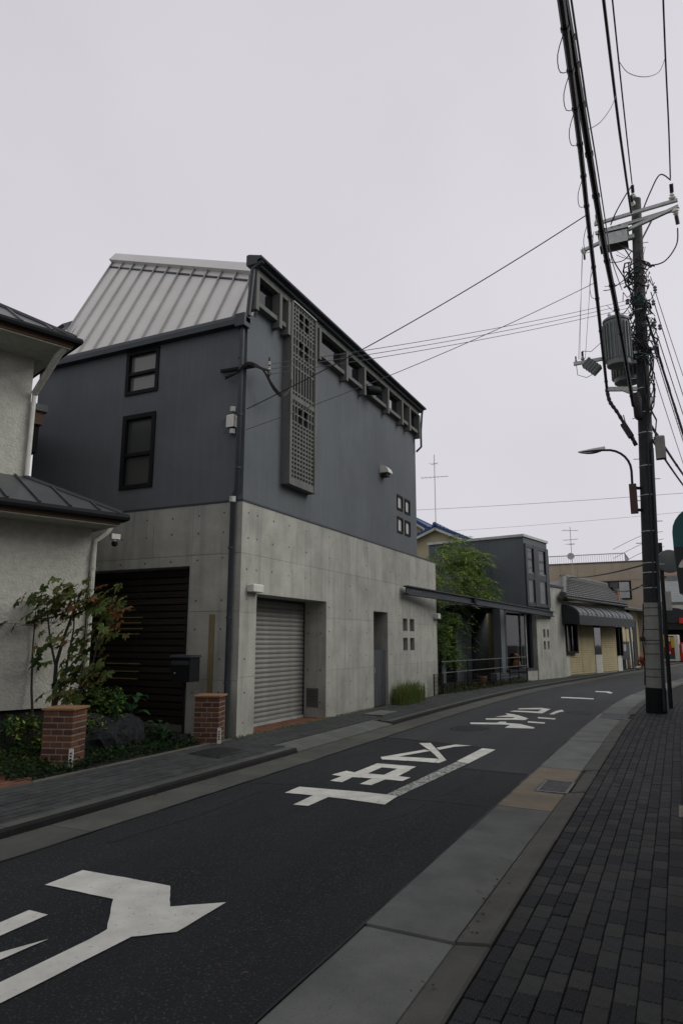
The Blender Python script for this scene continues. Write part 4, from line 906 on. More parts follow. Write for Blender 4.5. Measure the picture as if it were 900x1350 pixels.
# letterbox on a post
lbx = thing('letterbox', 'black metal letterbox on a slim post in front of the slatted gate', 'letterbox', (-6.72, 8.62, .15))
MB().tube([(-6.72, 8.62, .1), (-6.72, 8.62, .98)], .02, 8).build('post', M_BLACK, lbx)
MB().cbox(-6.9, -6.55, 8.5, 8.74, .95, 1.31, .01).build('box_body', M_BLACK, lbx)
MB().extr([(8.48, 1.31), (8.76, 1.31), (8.74, 1.345), (8.5, 1.345)], 'x', -6.92, -6.53).build('lid', M_NAVY, lbx)
B(-6.88, -6.57, 8.488, 8.5, 1.2, 1.26).build('flap', M_NAVY, lbx)
MB().lathe((-6.82, 8.5, 1.08), [(.012, 0), (.012, .012)], 8, (0, -1, 0)).build('lock', M_GALV, lbx)
m = MB()
def grass_tuft(m, x0, x1, y0, y1, n, h, z=.11, r=random):
    for _ in range(n):
        x = r.uniform(x0, x1); y = r.uniform(y0, y1); a = r.uniform(0, 6.28); L = h * r.uniform(.5, 1.2); b = r.uniform(.1, .5) * L; wd = .006
        p = Vector((x, y, z)); d = Vector((cos(a), sin(a), 0)); sd_ = Vector((-sin(a), cos(a), 0)) * wd
        m.cur = 0 if r.random() < .7 else 1
        m._add([p - sd_, p + sd_, p + d * b * .4 + Vector((0, 0, L * .6)) + sd_ * .7, p + d * b * .4 + Vector((0, 0, L * .6)) - sd_ * .7, p + d * b + Vector((0, 0, L * (.9 - .3 * b / L)))], [(0, 1, 2, 3), (3, 2, 4)])
grass_tuft(m, -6.13, -5.78, 15.45, 17.2, 900, .48); grass_tuft(m, -6.13, -5.72, 15.6, 16.6, 500, .6)
tag(m.build('grass_clump', L_GR, recalc=False, kind='stuff'), 'overgrown tuft of grass at the foot of the concrete wall beside the wooden door', 'grass')
m = MB(); rw = random.Random(9)
for _ in range(500):
    yy = rw.uniform(8.9, 15.4); x = X0 + abs(rw.gauss(0, .03)); grass_tuft(m, x, x + .01, yy, yy + .01, 1, .05, .1, rw)
m.build('weeds', L_GR, recalc=False, kind='stuff'); tag(bpy.data.objects['weeds'], 'thin line of weeds along the foot of the concrete wall', 'weeds')

# ------------------------------------------------------------------ the cafe with the box bay (turned 11.5 degrees)
CF = thing('cafe_building', 'dark slate shop with a projecting box bay above its glazed storefront', 'building', (-5.11, 27.07, .1), -radians(11.5))
def cb(name, mb, mat, parent=CF, **k):
    mb.v = [(x, y, z - .1) for x, y, z in mb.v]; return mb.build(name, mat, parent, world=False, **k)
cb('box_bay', B(-4.2, 0, 0, 2.45, 2.86, 5.58), M_DARK)
cb('bay_coping', B(-4.25, .05, -.06, 2.52, 5.58, 5.68), M_GALV)
wf = MB()
for y0, y1 in ((.03, .2), (.85, 1.35), (2.1, 2.42)): wf.box(.003, .07, y0, y1, 2.9, 5.32)
for z0, z1 in ((2.9, 3.0), (3.93, 4.18), (5.18, 5.32)):
    for y0, y1 in ((.2, .85), (1.35, 2.1)): wf.box(.003, .06, y0, y1, z0, z1)
wn = cb('bay_window', wf, M_NAVY)
for y0, y1 in ((.2, .85), (1.35, 2.1)):
    for z0, z1 in ((3.0, 3.93), (4.18, 5.18)):
        cb('pane', B(.004, .02, y0, y1, z0, z1), M_GLASS if z0 > 4 else M_GLASSM, wn)
        cb('sash', MB().box(.02, .045, y0, y1, z0, z0 + .05).box(.02, .045, y0, y0 + .04, z0 + .05, z1), M_TRANS if z0 > 4 else M_NAVY, wn)
cb('bay_floor', B(-4.2, -.02, -.02, 2.4, 2.74, 2.858), M_NAVY)
# storefront
cb('storefront_glass', B(-.28, -.265, -1.45, .85, .58, 2.6), M_CLEAR)
sf = cb('storefront_frame', MB().box(-.34, -.2, .85, .97, .55, 2.66).box(-.34, -.2, -1.6, -1.45, .55, 2.66).box(-.32, -.22, -1.45, .85, 2.6, 2.7), M_NAVY)
cb('mullion', B(-.31, -.23, -.12, -.06, .58, 2.6), M_NAVY, sf); cb('mullion', B(-.31, -.23, .42, .47, .58, 2.6), M_GALV, sf)
cb('sill', B(-.4, -.05, -1.6, 1.0, .46, .55), M_NAVY, sf)
cb('apron_wall', B(-.35, -.12, -2.6, -.02, .02, .46), M_DARK)
hb = [(1.66, 1.88, 1.72, 2.04), (2.07, 2.28, 1.72, 2.04), (1.66, 1.87, 1.25, 1.57), (2.07, 2.27, 1.25, 1.57)]
u_, v_ = hx(hb); m = MB()
for a, b, c, d in cells([.99, 4.15] + u_, [.02, 2.73] + v_, hb): m.box(-.35, -.02, a, b, c, d)
m.box(-.35, -.021, 2.56, 4.15, 2.735, 3.82); m.box(-.35, -.05, .0, .97, .02, .455)
cb('concrete_wall', m, M_CONC)
cb('wall_cap', B(-.4, .03, 2.56, 4.2, 3.82, 3.9), M_NAVY)
for h in hb: cb('window_pane', B(-.3, -.28, h[0], h[1], h[2], h[3]), M_GLASS)
# dark entrance recess and rear volume, interior
cb('entrance_wall', MB().box(-1.6, -1.5, -2.9, -1.7, .02, 2.74).box(-1.6, -1.5, -7.6, -3.7, .02, 2.74), M_DARK)
cb('entrance_pillar', B(-.5, -.2, -1.95, -1.62, .02, 2.74), M_DARK)
cb('entrance_door', B(-1.58, -1.54, -3.7, -2.9, .05, 2.3), M_GLASS)
cb('rear_volume', MB().box(-6, -4.2, -9, 2.45, .02, 2.9).box(-4.2, -2.8, .99, 2.45, .02, 2.74).box(-4.2, -1.6, -9, -3.8, 2.75, 2.88), M_DARK)
cb('entrance_backing', B(-4.19, -1.62, -3.75, -1.7, .02, 2.735), M_BLACK)
cb('entrance_ceiling', B(-4.19, -.4, -3.79, -.03, 2.742, 2.80), M_NAVY)
cb('shop_floor', B(-2.8, -.4, -1.6, .95, .42, .46), M_WOOD); cb('shop_back', B(-2.9, -2.8, -1.7, .98, .4, 2.74), M_NAVY)
t = thing('display_shelf', 'pale display shelf with boxes behind the storefront glass', 'shelf', (-5.2, 26.9, .55), -radians(11.5))
for z in (.02, .42, .82): B(-.5, -.22, -.1, .55, z, z + .03).build('shelf_board', M_LGREY, t, world=False)
for y0 in (-.1, .52): B(-.5, -.22, y0, y0 + .03, 0, .85).build('shelf_side', M_LGREY, t, world=False)
B(-.45, -.26, .2, .48, .45, .7).build('picture_box', M_WHITEP, t, world=False)
t = thing('plush_toy', 'brown plush toy sitting in the storefront window', 'toy', (-5.45, 26.4, .56), -radians(11.5))
MB().lathe((0, 0, 0), [(.1, 0), (.18, .1), (.16, .25), (.09, .34)], 12).build('body', M_BROWNP, t, world=False, smooth=True)
MB().lathe((0, 0, .32), [(.06, 0), (.13, .07), (.13, .17), (.05, .24)], 12).build('head', M_BROWNP, t, world=False, smooth=True)
for s_ in (-1, 1): MB().lathe((0, s_ * .1, .5), [(.02, 0), (.05, .03), (.02, .07)], 8).build('ear', M_BROWNP, t, world=False, smooth=True)
# the long steel beam
bm_ = thing('steel_beam', 'long dark steel beam spanning from the concrete wall to the box bay', 'beam', (-5.98, 16.3, 2.82))
p, q = Vector((-6.0, 16.28, 2.815)), Vector((-4.53, 29.6, 2.66))
for nm, dz, w_, h_ in (('web', 0, .03, .16), ('top_flange', .095, .15, .03), ('bottom_flange', -.095, .15, .03)): MB().bar(p + Vector((0, 0, dz)), q + Vector((0, 0, dz)), w_, h_).build(nm, M_NAVY, bm_)
MB().bar(p.lerp(q, .33), p.lerp(q, .345), .17, .22).build('splice_plate', M_BLACK, bm_)
for k in range(4): MB().lathe(p.lerp(q, .02 + .012 * k) + Vector((.014, 0, 0)), [(.016, 0), (.016, .012)], 6, (1, 0, 0)).build('bolt', M_GALV, bm_)

# courtyard: fence, pot, tree, planting
yard = MB(); yard._add([(-11, 19.2, .112), (-6.0, 19.17, .112), (-5.2, 27, .112), (-11, 27, .112)], [(0, 1, 2, 3)]); yard.build('courtyard_ground', M_SOIL)['kind'] = 'structure'
fe = thing('iron_fence', 'thin black iron fence along the courtyard between concrete wall and storefront', 'fence', (-6.0, 19.2, .1))
F0, F1 = Vector((-6.06, 19.2, 0)), Vector((-5.17, 26.95, 0))
for k in range(9):
    c = F0.lerp(F1, k / 8); MB().box(c.x - .014, c.x + .014, c.y - .014, c.y + .014, .1, 1.0).build('fence_post', M_BLACK, fe)
for z in (.38, .68, .99): MB().bar(F0 + Vector((0, 0, z)), F1 + Vector((0, 0, z)), .018, .022).build('rail', M_TIMB if z > .6 else M_BLACK, fe)
fm = MB()
for k in range(60):
    c = F0.lerp(F1, k / 60 * .98); fm.bar(c + Vector((0, 0, .12)), c + Vector((0, 0, .66)), .006, .006, (1, 0, 0))
for z in (.2, .29, .47, .56): fm.bar(F0 + Vector((0, 0, z)), F1 + Vector((0, 0, z)), .006, .006)
fm.build('wire_mesh', M_BLACK, fe, kind='stuff')
ug = thing('wire_panel', 'low wire mesh panel standing against the end of the concrete wall', 'panel', (-5.95, 18.6, .1))
for y_ in (18.35, 19.15): B(-6.02, -5.99, y_, y_ + .02, .1, .68).build('panel_post', M_BLACK, ug)
for i in range(6): MB().bar((-6.005, 18.36, .15 + i * .105), (-6.005, 19.16, .15 + i * .105), .01, .012).build('panel_wire', M_BLACK, ug)
for i in range(7): MB().bar((-6.0, 18.45 + i * .11, .11), (-6.0, 18.45 + i * .11, .67), .008, .008, (1, 0, 0)).build('panel_wire', M_BLACK, ug)
t = thing('flower_pot', 'terracotta flower pot inside the courtyard fence', 'flower pot', (-5.98, 23.4, .1))
MB().lathe((0, 0, 0), [(.10, 0), (.15, .26), (.17, .26), (.17, .32), (.14, .32), (.13, .28)], 16).build('pot', M_POT, t, world=False, smooth=True)
MB().lathe((0, 0, .25), [(.13, 0), (.13, .02)], 12).build('soil_fill', M_SOIL, t, world=False)
m = MB(); rg = random.Random(12)
for _ in range(5200):
    k = rg.random(); c = F0.lerp(F1, k); x = c.x + rg.uniform(-.75, .22) * (1 if rg.random() < .7 else .3); yy = c.y; p_ = Vector((x, yy, .11 + rg.random() ** 2 * (.16 if x < c.x else .08)))
    L = rg.uniform(.03, .08); a = rg.uniform(0, 6.28); tt = rg.uniform(-.2, 1.0); u = Vector((cos(a) * cos(tt), sin(a) * cos(tt), sin(tt))) * L; v = Vector((-sin(a), cos(a), .2)) * L * .3
    m.cur = rg.choices((0, 1, 2), (5, 2, 1.6))[0]; m._add([p_, p_ + u * .5 + v, p_ + u, p_ + u * .5 - v], [(0, 1, 2, 3)])
tag(m.build('border_planting', L_C, recalc=False, kind='stuff'), 'low mixed planting with orange leaves along the iron fence', 'ground cover')
yt = thing('courtyard_tree', 'feathery light green tree rising behind the steel beam', 'tree', (-7.2, 22.6, .1))
m = MB()
limbs = [[(-7.2, 22.6, .05), (-7.15, 22.7, 1.2), (-7.3, 22.9, 2.4), (-7.5, 23.4, 3.6), (-7.4, 24, 4.8)], [(-7.2, 22.8, 1.6), (-6.8, 23.6, 2.9), (-6.7, 24.6, 4.2), (-6.75, 25.2, 4.6)], [(-7.25, 22.8, 2.1), (-7.8, 22.2, 3.3), (-8.2, 22.0, 4.6)], [(-7.15, 22.6, .8), (-6.9, 21.8, 1.7), (-6.8, 21.0, 2.3)],
         [(-7.2, 22.7, 1.4), (-6.6, 24.0, 2.2), (-6.3, 25.2, 3.0), (-6.25, 25.9, 2.9)], [(-7.5, 23.4, 3.4), (-7.6, 25, 4.6), (-7.4, 26.4, 5.2)]]
for l_, r_ in zip(limbs, (.075, .04, .04, .03, .03, .03)): limb(m, l_, r_, .008)
m.build('trunk', M_BARK, yt, smooth=True)
rt = random.Random(21)
fol = []
blobs = [((-7.2, 24.6, 4.75), (.7, 1.4, .55), 26), ((-6.9, 25.6, 4.5), (.6, 1.5, .8), 34), ((-7.6, 22.2, 3.7), (.7, 1.0, .6), 20), ((-7.2, 26.6, 4.6), (.7, 1.2, .6), 18), ((-6.7, 24.4, 3.6), (.6, 1.8, .7), 34), ((-7.4, 22.0, 3.3), (.7, 1.2, .7), 24), ((-6.4, 25.8, 3.4), (.4, 1.0, .6), 20),
         ((-6.9, 21.6, 2.0), (.6, 1.4, .7), 26), ((-6.9, 22.4, 1.2), (.5, 1.2, .5), 16), ((-7.0, 23.8, 2.4), (.6, 1.2, .5), 18)]
for c, r, k in blobs:
    for _ in range(k):
        d_ = Vector((rt.gauss(0, .5), rt.gauss(0, .5), rt.gauss(0, .5))); fol.append((Vector(c) + Vector((d_.x * r[0], d_.y * r[1], d_.z * r[2])), rt.uniform(.16, .38)))
m = MB()
for c, r in fol:                                     # drooping feathered sprays
    for _ in range(6):
        a = rt.uniform(0, 6.28); L = r * rt.uniform(1.2, 2.4); d_ = Vector((cos(a) * .7, sin(a) * .7, rt.uniform(-.5, .5))).normalized()
        pts = [c + d_ * L * t_ + Vector((0, 0, -.55 * L * t_ * t_)) for t_ in (0, .33, .66, 1)]
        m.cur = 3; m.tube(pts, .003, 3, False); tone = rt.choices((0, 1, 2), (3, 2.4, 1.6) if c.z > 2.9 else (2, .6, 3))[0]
        for k in range(16):
            t_ = (k + .5) / 16; p_ = c + d_ * L * t_ + Vector((0, 0, -.55 * L * t_ * t_)); l_ = rt.uniform(.07, .15); sa = a + (1 if k % 2 else -1) * rt.uniform(.6, 1.3)
            u = Vector((cos(sa), sin(sa), rt.uniform(-.8, .1))).normalized() * l_; v = u.cross(Vector((0, 0, 1))).normalized() * l_ * .19 + Vector((0, 0, rt.uniform(-.01, .01)))
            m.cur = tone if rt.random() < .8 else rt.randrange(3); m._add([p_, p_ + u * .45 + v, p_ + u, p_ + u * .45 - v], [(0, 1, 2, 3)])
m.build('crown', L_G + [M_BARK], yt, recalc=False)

# ------------------------------------------------------------------ yellow house with blue tiled roof, behind the tree
bh = thing('blue_roof_house', 'cream house with blue tiled gable roof behind the courtyard tree', 'house', (-9.4, 30, .0))
def gable(parent, x0, x1, xa, za, zl, zr, y0, y1, oh=.35):
    m = MB(); m._add([(x0, y0, 0), (x1, y0, 0), (x1, y0, zr), (xa, y0, za), (x0, y0, zl)], [(0, 1, 2, 3, 4)]); m._add([(x0, y1, 0), (x1, y1, 0), (x1, y1, zr), (xa, y1, za), (x0, y1, zl)], [(4, 3, 2, 1, 0)])
    m._add([(x0, y0, 0), (x0, y0, zl), (x0, y1, zl), (x0, y1, 0)], [(0, 1, 2, 3)]); m._add([(x1, y0, 0), (x1, y0, zr), (x1, y1, zr), (x1, y1, 0)], [(3, 2, 1, 0)])
    m.build('wall', M_YWALL, parent)
    sr = (zr - za) / (x1 - xa); sl_ = (zl - za) / (x0 - xa)
    a = MB().slab([(xa, y0 - oh, za + .12), (x1 + oh, y0 - oh, zr + .12 + sr * oh), (x1 + oh, y1, zr + .12 + sr * oh), (xa, y1, za + .12)], .1).build('roof', M_BLUE, parent)
    b = MB().slab([(xa, y0 - oh, za + .12), (x0 - oh, y0 - oh, zl + .12 - sl_ * oh), (x0 - oh, y1, zl + .12 - sl_ * oh), (xa, y1, za + .12)], .1).build('roof', M_BLUE, parent)
    MB().bar((xa, y0 - oh + .03, za - .02), (x1 + oh, y0 - oh + .03, zr - .02 + sr * oh), .05, .16).build('barge_board', M_WHITE, a); MB().bar((xa, y0 - oh + .03, za - .02), (x0 - oh, y0 - oh + .03, zl - .02 - sl_ * oh), .05, .16).build('barge_board', M_WHITE, b)
    MB().tube([(xa, y0 - oh - .05, za + .17), (xa, y1, za + .17)], .09, 8).build('ridge_tile', M_BLUE, a)
    n = 14
    for k in range(n):
        t_ = (k + .5) / n; x = lerp(xa, x1 + oh, t_); z = lerp(za, zr + sr * oh, t_) + .14; MB().tube([(x, y0 - oh - .01, z), (x, min(y1, y0 + 3), z)], .05, 6).build('roof_tile_row', M_BLUE, a)
        x = lerp(xa, x0 - oh, t_); z = lerp(za, zl - sl_ * oh, t_) + .14; MB().tube([(x, y0 - oh - .01, z), (x, min(y1, y0 + 3), z)], .05, 6).build('roof_tile_row', M_BLUE, b)
gable(bh, -11.6, -7.5, -9.5, 6.62, 5.75, 5.7, 30, 37)
gable(bh, -14.5, -10.2, -11.2, 7.35, 5.9, 6.7, 31.5, 38)
B(-9.75, -9.3, 29.97, 30.0, 5.75, 6.0).build('gable_vent', M_IRON, bh)
wv = B(-9.0, -8.1, 29.96, 30.0, 3.7, 4.9).build('window', M_WHITE, bh)
for x in (-8.95, -8.53): B(x, x + .38, 29.94, 29.96, 3.78, 4.82).build('pane', M_GLASSB, wv)
B(-11.4, -7.4, 29.2, 30, 5.02, 5.12).build('canopy', M_TILE, bh)
def antenna(label, base, top, arms, group='roof antennas'):
    t = thing('roof_antenna', label, 'antenna', base, 0, group); b = Vector(base)
    MB().tube([b, (b.x, b.y, top)], .018, 6).build('mast', M_GALV, t)
    for z, L, n, dx, dy in arms:
        d_ = Vector((dx, dy, 0)).normalized(); e = Vector((-d_.y, d_.x, 0)); c = Vector((b.x, b.y, z))
        MB().tube([c - d_ * L / 2, c + d_ * L / 2], .012, 5).build('boom', M_GALV, t)
        for k in range(n):
            s_ = -L / 2 + L * (k + .3) / n; w_ = .28 - .16 * k / n; MB().tube([c + d_ * s_ - e * w_, c + d_ * s_ + e * w_], .007, 4).build('element', M_GALV, t)
    return t
antenna('tall thin television antenna on the blue tiled roof', (-9.62, 30.2, 6.6), 10.18, [(9.1, 1.3, 7, 1, .15), (9.75, .4, 2, 1, -.3)])

# ------------------------------------------------------------------ tiled shop with yellow siding (turned 13 degrees)
SH = thing('tiled_shop', 'low shop with yellow siding, navy awning and grey tiled roof', 'shop', (-4.42, 31.09, .12), -radians(13))
def sb(name, mb, mat, parent=SH, **k):
    mb.v = [(x, y, z - .12) for x, y, z in mb.v]; return mb.build(name, mat, parent, world=False, **k)
sb('wall', B(-4, -.06, .0, 8.0, .05, 3.3), M_WHITE)
for y0, y1, z0 in ((.75, 2.28, .14), (2.31, 4.0, .14), (5.0, 7.25, .14)):
    m = MB(); z = z0
    while z < 2.6: m.extr([(-.05, z), (-.012, z + .006), (-.03, z + .1), (-.05, z + .1)], 'y', y0, y1); z += .103
    sb('siding', m, M_YELL, kind='stuff')
sb('corner_panel', B(-.06, .0, .0, .72, .1, 1.05), M_WHITE); sb('corner_panel', B(-.06, .0, 4.05, 4.97, .1, .95), M_WHITE); sb('corner_panel', B(-.06, .0, 7.27, 8.0, .1, .86), M_WHITE)
bw_ = sb('bay_window', MB().box(-.05, .14, .15, .25, 1.05, 2.3).box(-.05, .14, 1.38, 1.5, 1.05, 2.3).box(-.05, .14, .25, 1.38, 1.05, 1.14).box(-.02, .12, .78, .85, 1.14, 2.3), M_BLACK)
sb('pane', B(.02, .04, .25, .78, 1.14, 2.3), M_GLASSB, bw_); sb('pane', B(.02, .04, .85, 1.38, 1.14, 2.3), M_GLASS, bw_)
sb('door_window', B(-.058, -.02, 4.08, 4.95, .95, 2.6), M_GLASS); w2 = sb('end_window', MB().box(-.05, .1, 7.4, 7.5, .86, 2.3).box(-.05, .1, 7.88, 8.02, .86, 2.3), M_BLACK); sb('pane', B(-.04, -.01, 7.5, 7.88, .86, 2.3), M_GLASS, w2)
aw = MB(); prof = [(.0, 3.14)] + [(.85 * sin(pi / 2 * k / 6), 2.66 + .45 * cos(pi / 2 * k / 6)) for k in range(7)]
for (x0_, z0_), (x1_, z1_) in zip(prof, prof[1:]): aw._add([(x0_, -.2, z0_), (x0_, 7.6, z0_), (x1_, 7.6, z1_), (x1_, -.2, z1_)], [(0, 1, 2, 3)])
awn = sb('awning', aw, M_AWNT, smooth=True)
for yy in (-.2, 7.6): sb('awning_end', MB().extr(prof + [(.85, 2.3), (0, 2.3)], 'y', yy - .01, yy + .01), M_AWN, awn)
sb('valance', B(.845, .862, -.2, 7.6, 2.26, 2.66), M_AWN, awn); sb('awning_floor', B(0, .84, -.19, 7.59, 2.60, 2.62), M_AWN, awn)
for k in range(15):
    yy = -.15 + k * .55; sb('awning_rib', MB().tube([(x + .012, yy, z + .012) for x, z in prof[1:]], .022, 5), M_LGREY if k % 2 else M_AWNT, awn)
def tile_slope(name, e0, e1, r0, r1, cols, rows, parent):
    """barrel tiles in stepped rows between an eave edge and a ridge edge"""
    m = MB(); e0, e1, r0, r1 = map(Vector, (e0, e1, r0, r1)); up = (e1 - e0).cross(r0 - e0).normalized(); up = up if up.z > 0 else -up; sub = 4
    for j in range(rows):
        t0, t1 = j / rows, (j + 1.12) / rows; o = len(m.v); nn = cols * sub
        for i in range(nn + 1):
            u = i / nn; wv_ = .035 * abs(sin(pi * i / sub)) if True else 0
            a = e0.lerp(e1, u).lerp(r0.lerp(r1, u), t0) + up * (wv_ + .05); b = e0.lerp(e1, u).lerp(r0.lerp(r1, u), min(1, t1)) + up * (wv_ + .005)
            c = a - up * .05; m.v += [tuple(c), tuple(a), tuple(b)]
        for i in range(nn):
            m.f.append([o + 3 * i, o + 3 * i + 3, o + 3 * i + 4, o + 3 * i + 1]); m.f.append([o + 3 * i + 1, o + 3 * i + 4, o + 3 * i + 5, o + 3 * i + 2]); m.mi += [0, 0]
    return sb(name, m, M_TILE, parent, recalc=False, kind='stuff')
rfS = sb('roof', MB().slab([(.4, -.65, 3.42), (.4, 8.1, 3.42), (-1.5, 11.0, 4.62), (-1.5, 4.6, 4.62)], .1), M_WOOD)
tile_slope('roof_tiles', (.42, -.65, 3.43), (.42, 8.1, 3.43), (-1.5, 4.6, 4.64), (-1.5, 11.0, 4.64), 30, 10, rfS)
sb('hip_slope', MB().slab([(.4, -.65, 3.42), (-1.5, 4.6, 4.62), (-4, -.65, 3.42)], .1), M_TILE, rfS)
sb('back_slope', MB().slab([(-1.5, 4.6, 4.62), (-1.5, 11.0, 4.62), (-4.5, 8, 3.3), (-4.5, -.6, 3.3)], .1), M_TILE, rfS)
for nm, p_, q_ in (('ridge_tiles', (-1.5, 4.6, 4.76), (-1.5, 11.0, 4.76)), ('hip_tiles', (.42, -.65, 3.52), (-1.5, 4.6, 4.72))):
    p_, q_ = Vector(p_), Vector(q_); r_ = sb(nm, MB().bar(p_ - Vector((0, 0, .06)), q_ - Vector((0, 0, .06)), .2, .14), M_TILE, rfS)
    n = int((q_ - p_).length / .3); m = MB()
    for k in range(n): a, b = p_.lerp(q_, k / n), p_.lerp(q_, (k + .96) / n); m.tube([a, b], .11, 8)
    sb('cover_tiles', m, M_TILE, rfS, kind='stuff')
m = MB().tube([(.5, -.6, 3.36), (.5, 7.8, 3.34)], .06, 8); sb('gutter', m, M_AWN, smooth=True)
sb('pink_pipe', MB().tube([(.1, 7.75, 3.25), (.1, 7.75, 4.25)], .06, 8), M_PINK); sb('corner_pipe', MB().tube([(.06, -.02, 3.3), (.06, -.02, .2)], .045, 8), M_WHITE, smooth=True)
antenna('antenna with round dish on the grey tiled shop roof', (-4.75, 38.5, 4.0), 7.65, [(7.45, .9, 5, 1, .5), (6.95, .8, 4, 1, -.2), (6.7, .5, 3, .3, 1)])
t = bpy.data.objects['roof_antenna.001']
MB().lathe((-.04, -.06, 2.02), [(.02, 0), (.14, .03), (.19, .09), (.18, .09), (.02, .02)], 16, (.1, -1, .2)).build('dish', M_LGREY, t, world=False, smooth=True)
# lean-to entrance past the shop, utility post, board, red flowers
ln = thing('shop_annexe', 'pale annexe with dark doorway beyond the tiled shop', 'building', (-2.55, 39.2, .12), -radians(14))
B(-3.5, -.6, 0, 6, 0, 3.4).build('wall', M_YWALL, ln, world=False); B(-.62, -.58, .25, 2.1, 0, 2.1).build('doorway', M_BLACK, ln, world=False)
MB().slab([(.25, -.1, 3.2), (.25, 6.2, 3.2), (-3.5, 6.2, 4.2), (-3.5, -.1, 4.2)], .1).build('roof', M_TILE, ln, world=False)
B(-.2, -.17, .3, 2.2, 1.45, 2.1).build('sign_board', M_YWALL, ln, world=False); B(-.4, -.3, .4, 1.9, .5, 1.4).build('display_case', M_SIGNDK, ln, world=False); B(-.29, -.28, .5, 1.3, .95, 1.3).build('poster', M_LGREY, ln, world=False)
B(-.55, -.45, 3.2, 3.9, .1, 2.6).build('door', M_IRON, ln, world=False); B(-.56, -.44, 2.4, 3.0, .1, 2.9).build('white_post', M_WHITE, ln, world=False)
t = thing('service_post', 'slim grey green post at the corner of the tiled shop', 'post', (-2.2, 40.4, .12)); MB().tube([(0, 0, 0), (-.1, 0, 3.5)], .055, 8).build('post', M_TRANS, t, world=False); MB().box(-.16, .0, -.1, .1, 2.9, 3.2).build('meter', M_BLACK, t, world=False)
t = thing('red_flower_bush', 'small bush with red flowers by the annexe', 'bush', (-1.82, 42, .15)); m = MB(); leaf_cloud(m, [((0, 0, .35), .28)], 260, .12, L_C, 1); m.build('foliage', L_C, t, world=False, recalc=False)
m = MB(); leaf_cloud(m, [((0, 0, .4), .3)], 160, .12, [M_RED], 1); m.build('flowers', M_RED, t, world=False, recalc=False)

# ------------------------------------------------------------------ beige block with roof railing
bb = thing('beige_block', 'beige clad block with flat roof and railing above the tiled shop', 'building', (-4, 44, 0))
B(-13, -1.35, 44.02, 54, 0, 6.2).build('wall', M_BEIGE, bb)
for k in range(12):
    x = -13 + k * .98; B(x + .01, min(x + .97, -1.35), 44.0, 44.02, 5.15, 6.18).build('cladding_panel', M_BEIGE, bb)
B(-13.05, -1.3, 43.96, 54, 6.2, 6.27).build('coping', M_TIMB, bb)
wb = B(-6.1, -2.2, 43.98, 44.02, 4.0, 5.1).build('window', M_BLACK, bb)
for x0_, x1_, mt2 in ((-6.0, -5.0, M_GLASSM), (-4.95, -4.2, M_GLASSM), (-4.15, -3.75, M_LGREY), (-3.7, -2.9, M_GLASS), (-2.85, -2.3, M_LGREY)): B(x0_, x1_, 43.955, 43.98, 4.08, 5.02).build('pane', mt2, wb)
ra = MB().bar((-7.0, 44.4, 6.78), (-2.45, 44.4, 6.78), .05, .05).build('railing', M_GALV, bb)
MB().bar((-2.45, 44.4, 6.78), (-2.4, 48, 6.78), .05, .05).build('rail_return', M_GALV, ra)
for k in range(36): MB().bar((-7.0 + k * .13, 44.4, 6.26), (-7.0 + k * .13, 44.4, 6.77), .015, .015, (1, 0, 0)).build('baluster', M_GALV, ra)
for k in range(14): MB().bar((-2.45, 44.5 + k * .25, 6.26), (-2.45, 44.5 + k * .25, 6.77), .015, .015, (1, 0, 0)).build('baluster', M_GALV, ra)

# ------------------------------------------------------------------ end of the street
fs = thing('arcade_shop', 'far shop front with dark domed awning at the bend of the street', 'shop', (-1, 58, .2))
B(-9, 6, 58.5, 64, .1, 4.3).build('wall', M_WHITE, fs); B(-6, 4, 58.4, 58.5, .2, 2.9).build('shop_opening', M_BLACK, fs)
m = MB(); n = 10
for k in range(n):
    a, b = pi * k / n, pi * (k + 1) / n; m.extr([(-.2 - 1.5 * cos(a), 3.0 + 1.05 * sin(a)), (-.2 - 1.5 * cos(b), 3.0 + 1.05 * sin(b)), (-.2, 2.95)], 'y', 57.2, 58.4)
m.build('domed_awning', M_AWN, fs); B(-5.5, 5, 57.3, 58.4, 2.45, 3.0).build('canopy_band', M_IRON, fs)
B(.25, .9, 57.1, 57.2, 2.9, 3.3).build('shop_sign', M_RED, fs)
B(-1.5, -.95, 57.15, 57.25, 3.0, 3.9).build('white_board', M_WHITE, fs)
fh = thing('grey_roof_house', 'distant house with pale grey roof above the far shop', 'house', (1, 66, 0)); B(-4, 8, 66, 74, 0, 5).build('wall', M_WHITE, fh)
MB().slab([(-4.5, 65.4, 4.9), (8.5, 65.4, 4.9), (8.5, 70, 7), (-4.5, 70, 7)], .15).build('roof', M_TRANS, fh); MB().slab([(-4.5, 74, 4.9), (8.5, 74, 4.9), (8.5, 70, 7), (-4.5, 70, 7)], .15).build('roof', M_TRANS, fh)
for k in range(3): B(-2 + k * 2.4, -.6 + k * 2.4, 65.96, 66, 2.6, 4).build('window', M_GLASSM, fh)
fo = thing('tan_roof_house', 'distant pale house with tan roof beside the round mirror', 'house', (-2, 88, 0)); B(-7, 3.5, 88, 96, 0, 9).build('wall', M_WHITE, fo); MB().slab([(-7.5, 87.5, 9), (4, 87.5, 9), (4, 92, 10.4), (-7.5, 92, 10.4)], .2).build('roof', M_SOFFIT, fo)
for k in range(4): B(-6 + k * 2.4, -4.8 + k * 2.4, 87.95, 88, 6, 7.6).build('window', M_GLASSM, fo)
v1 = thing('vending_machine', 'white vending machine with a red and yellow picture panel', 'vending machine', (-.5, 56.2, .2), radians(-10), 'vending machines at the bend')
MB().cbox(-.62, .55, 0, .7, 0, 1.85, .03).build('cabinet', M_WHITEP, v1, world=False)
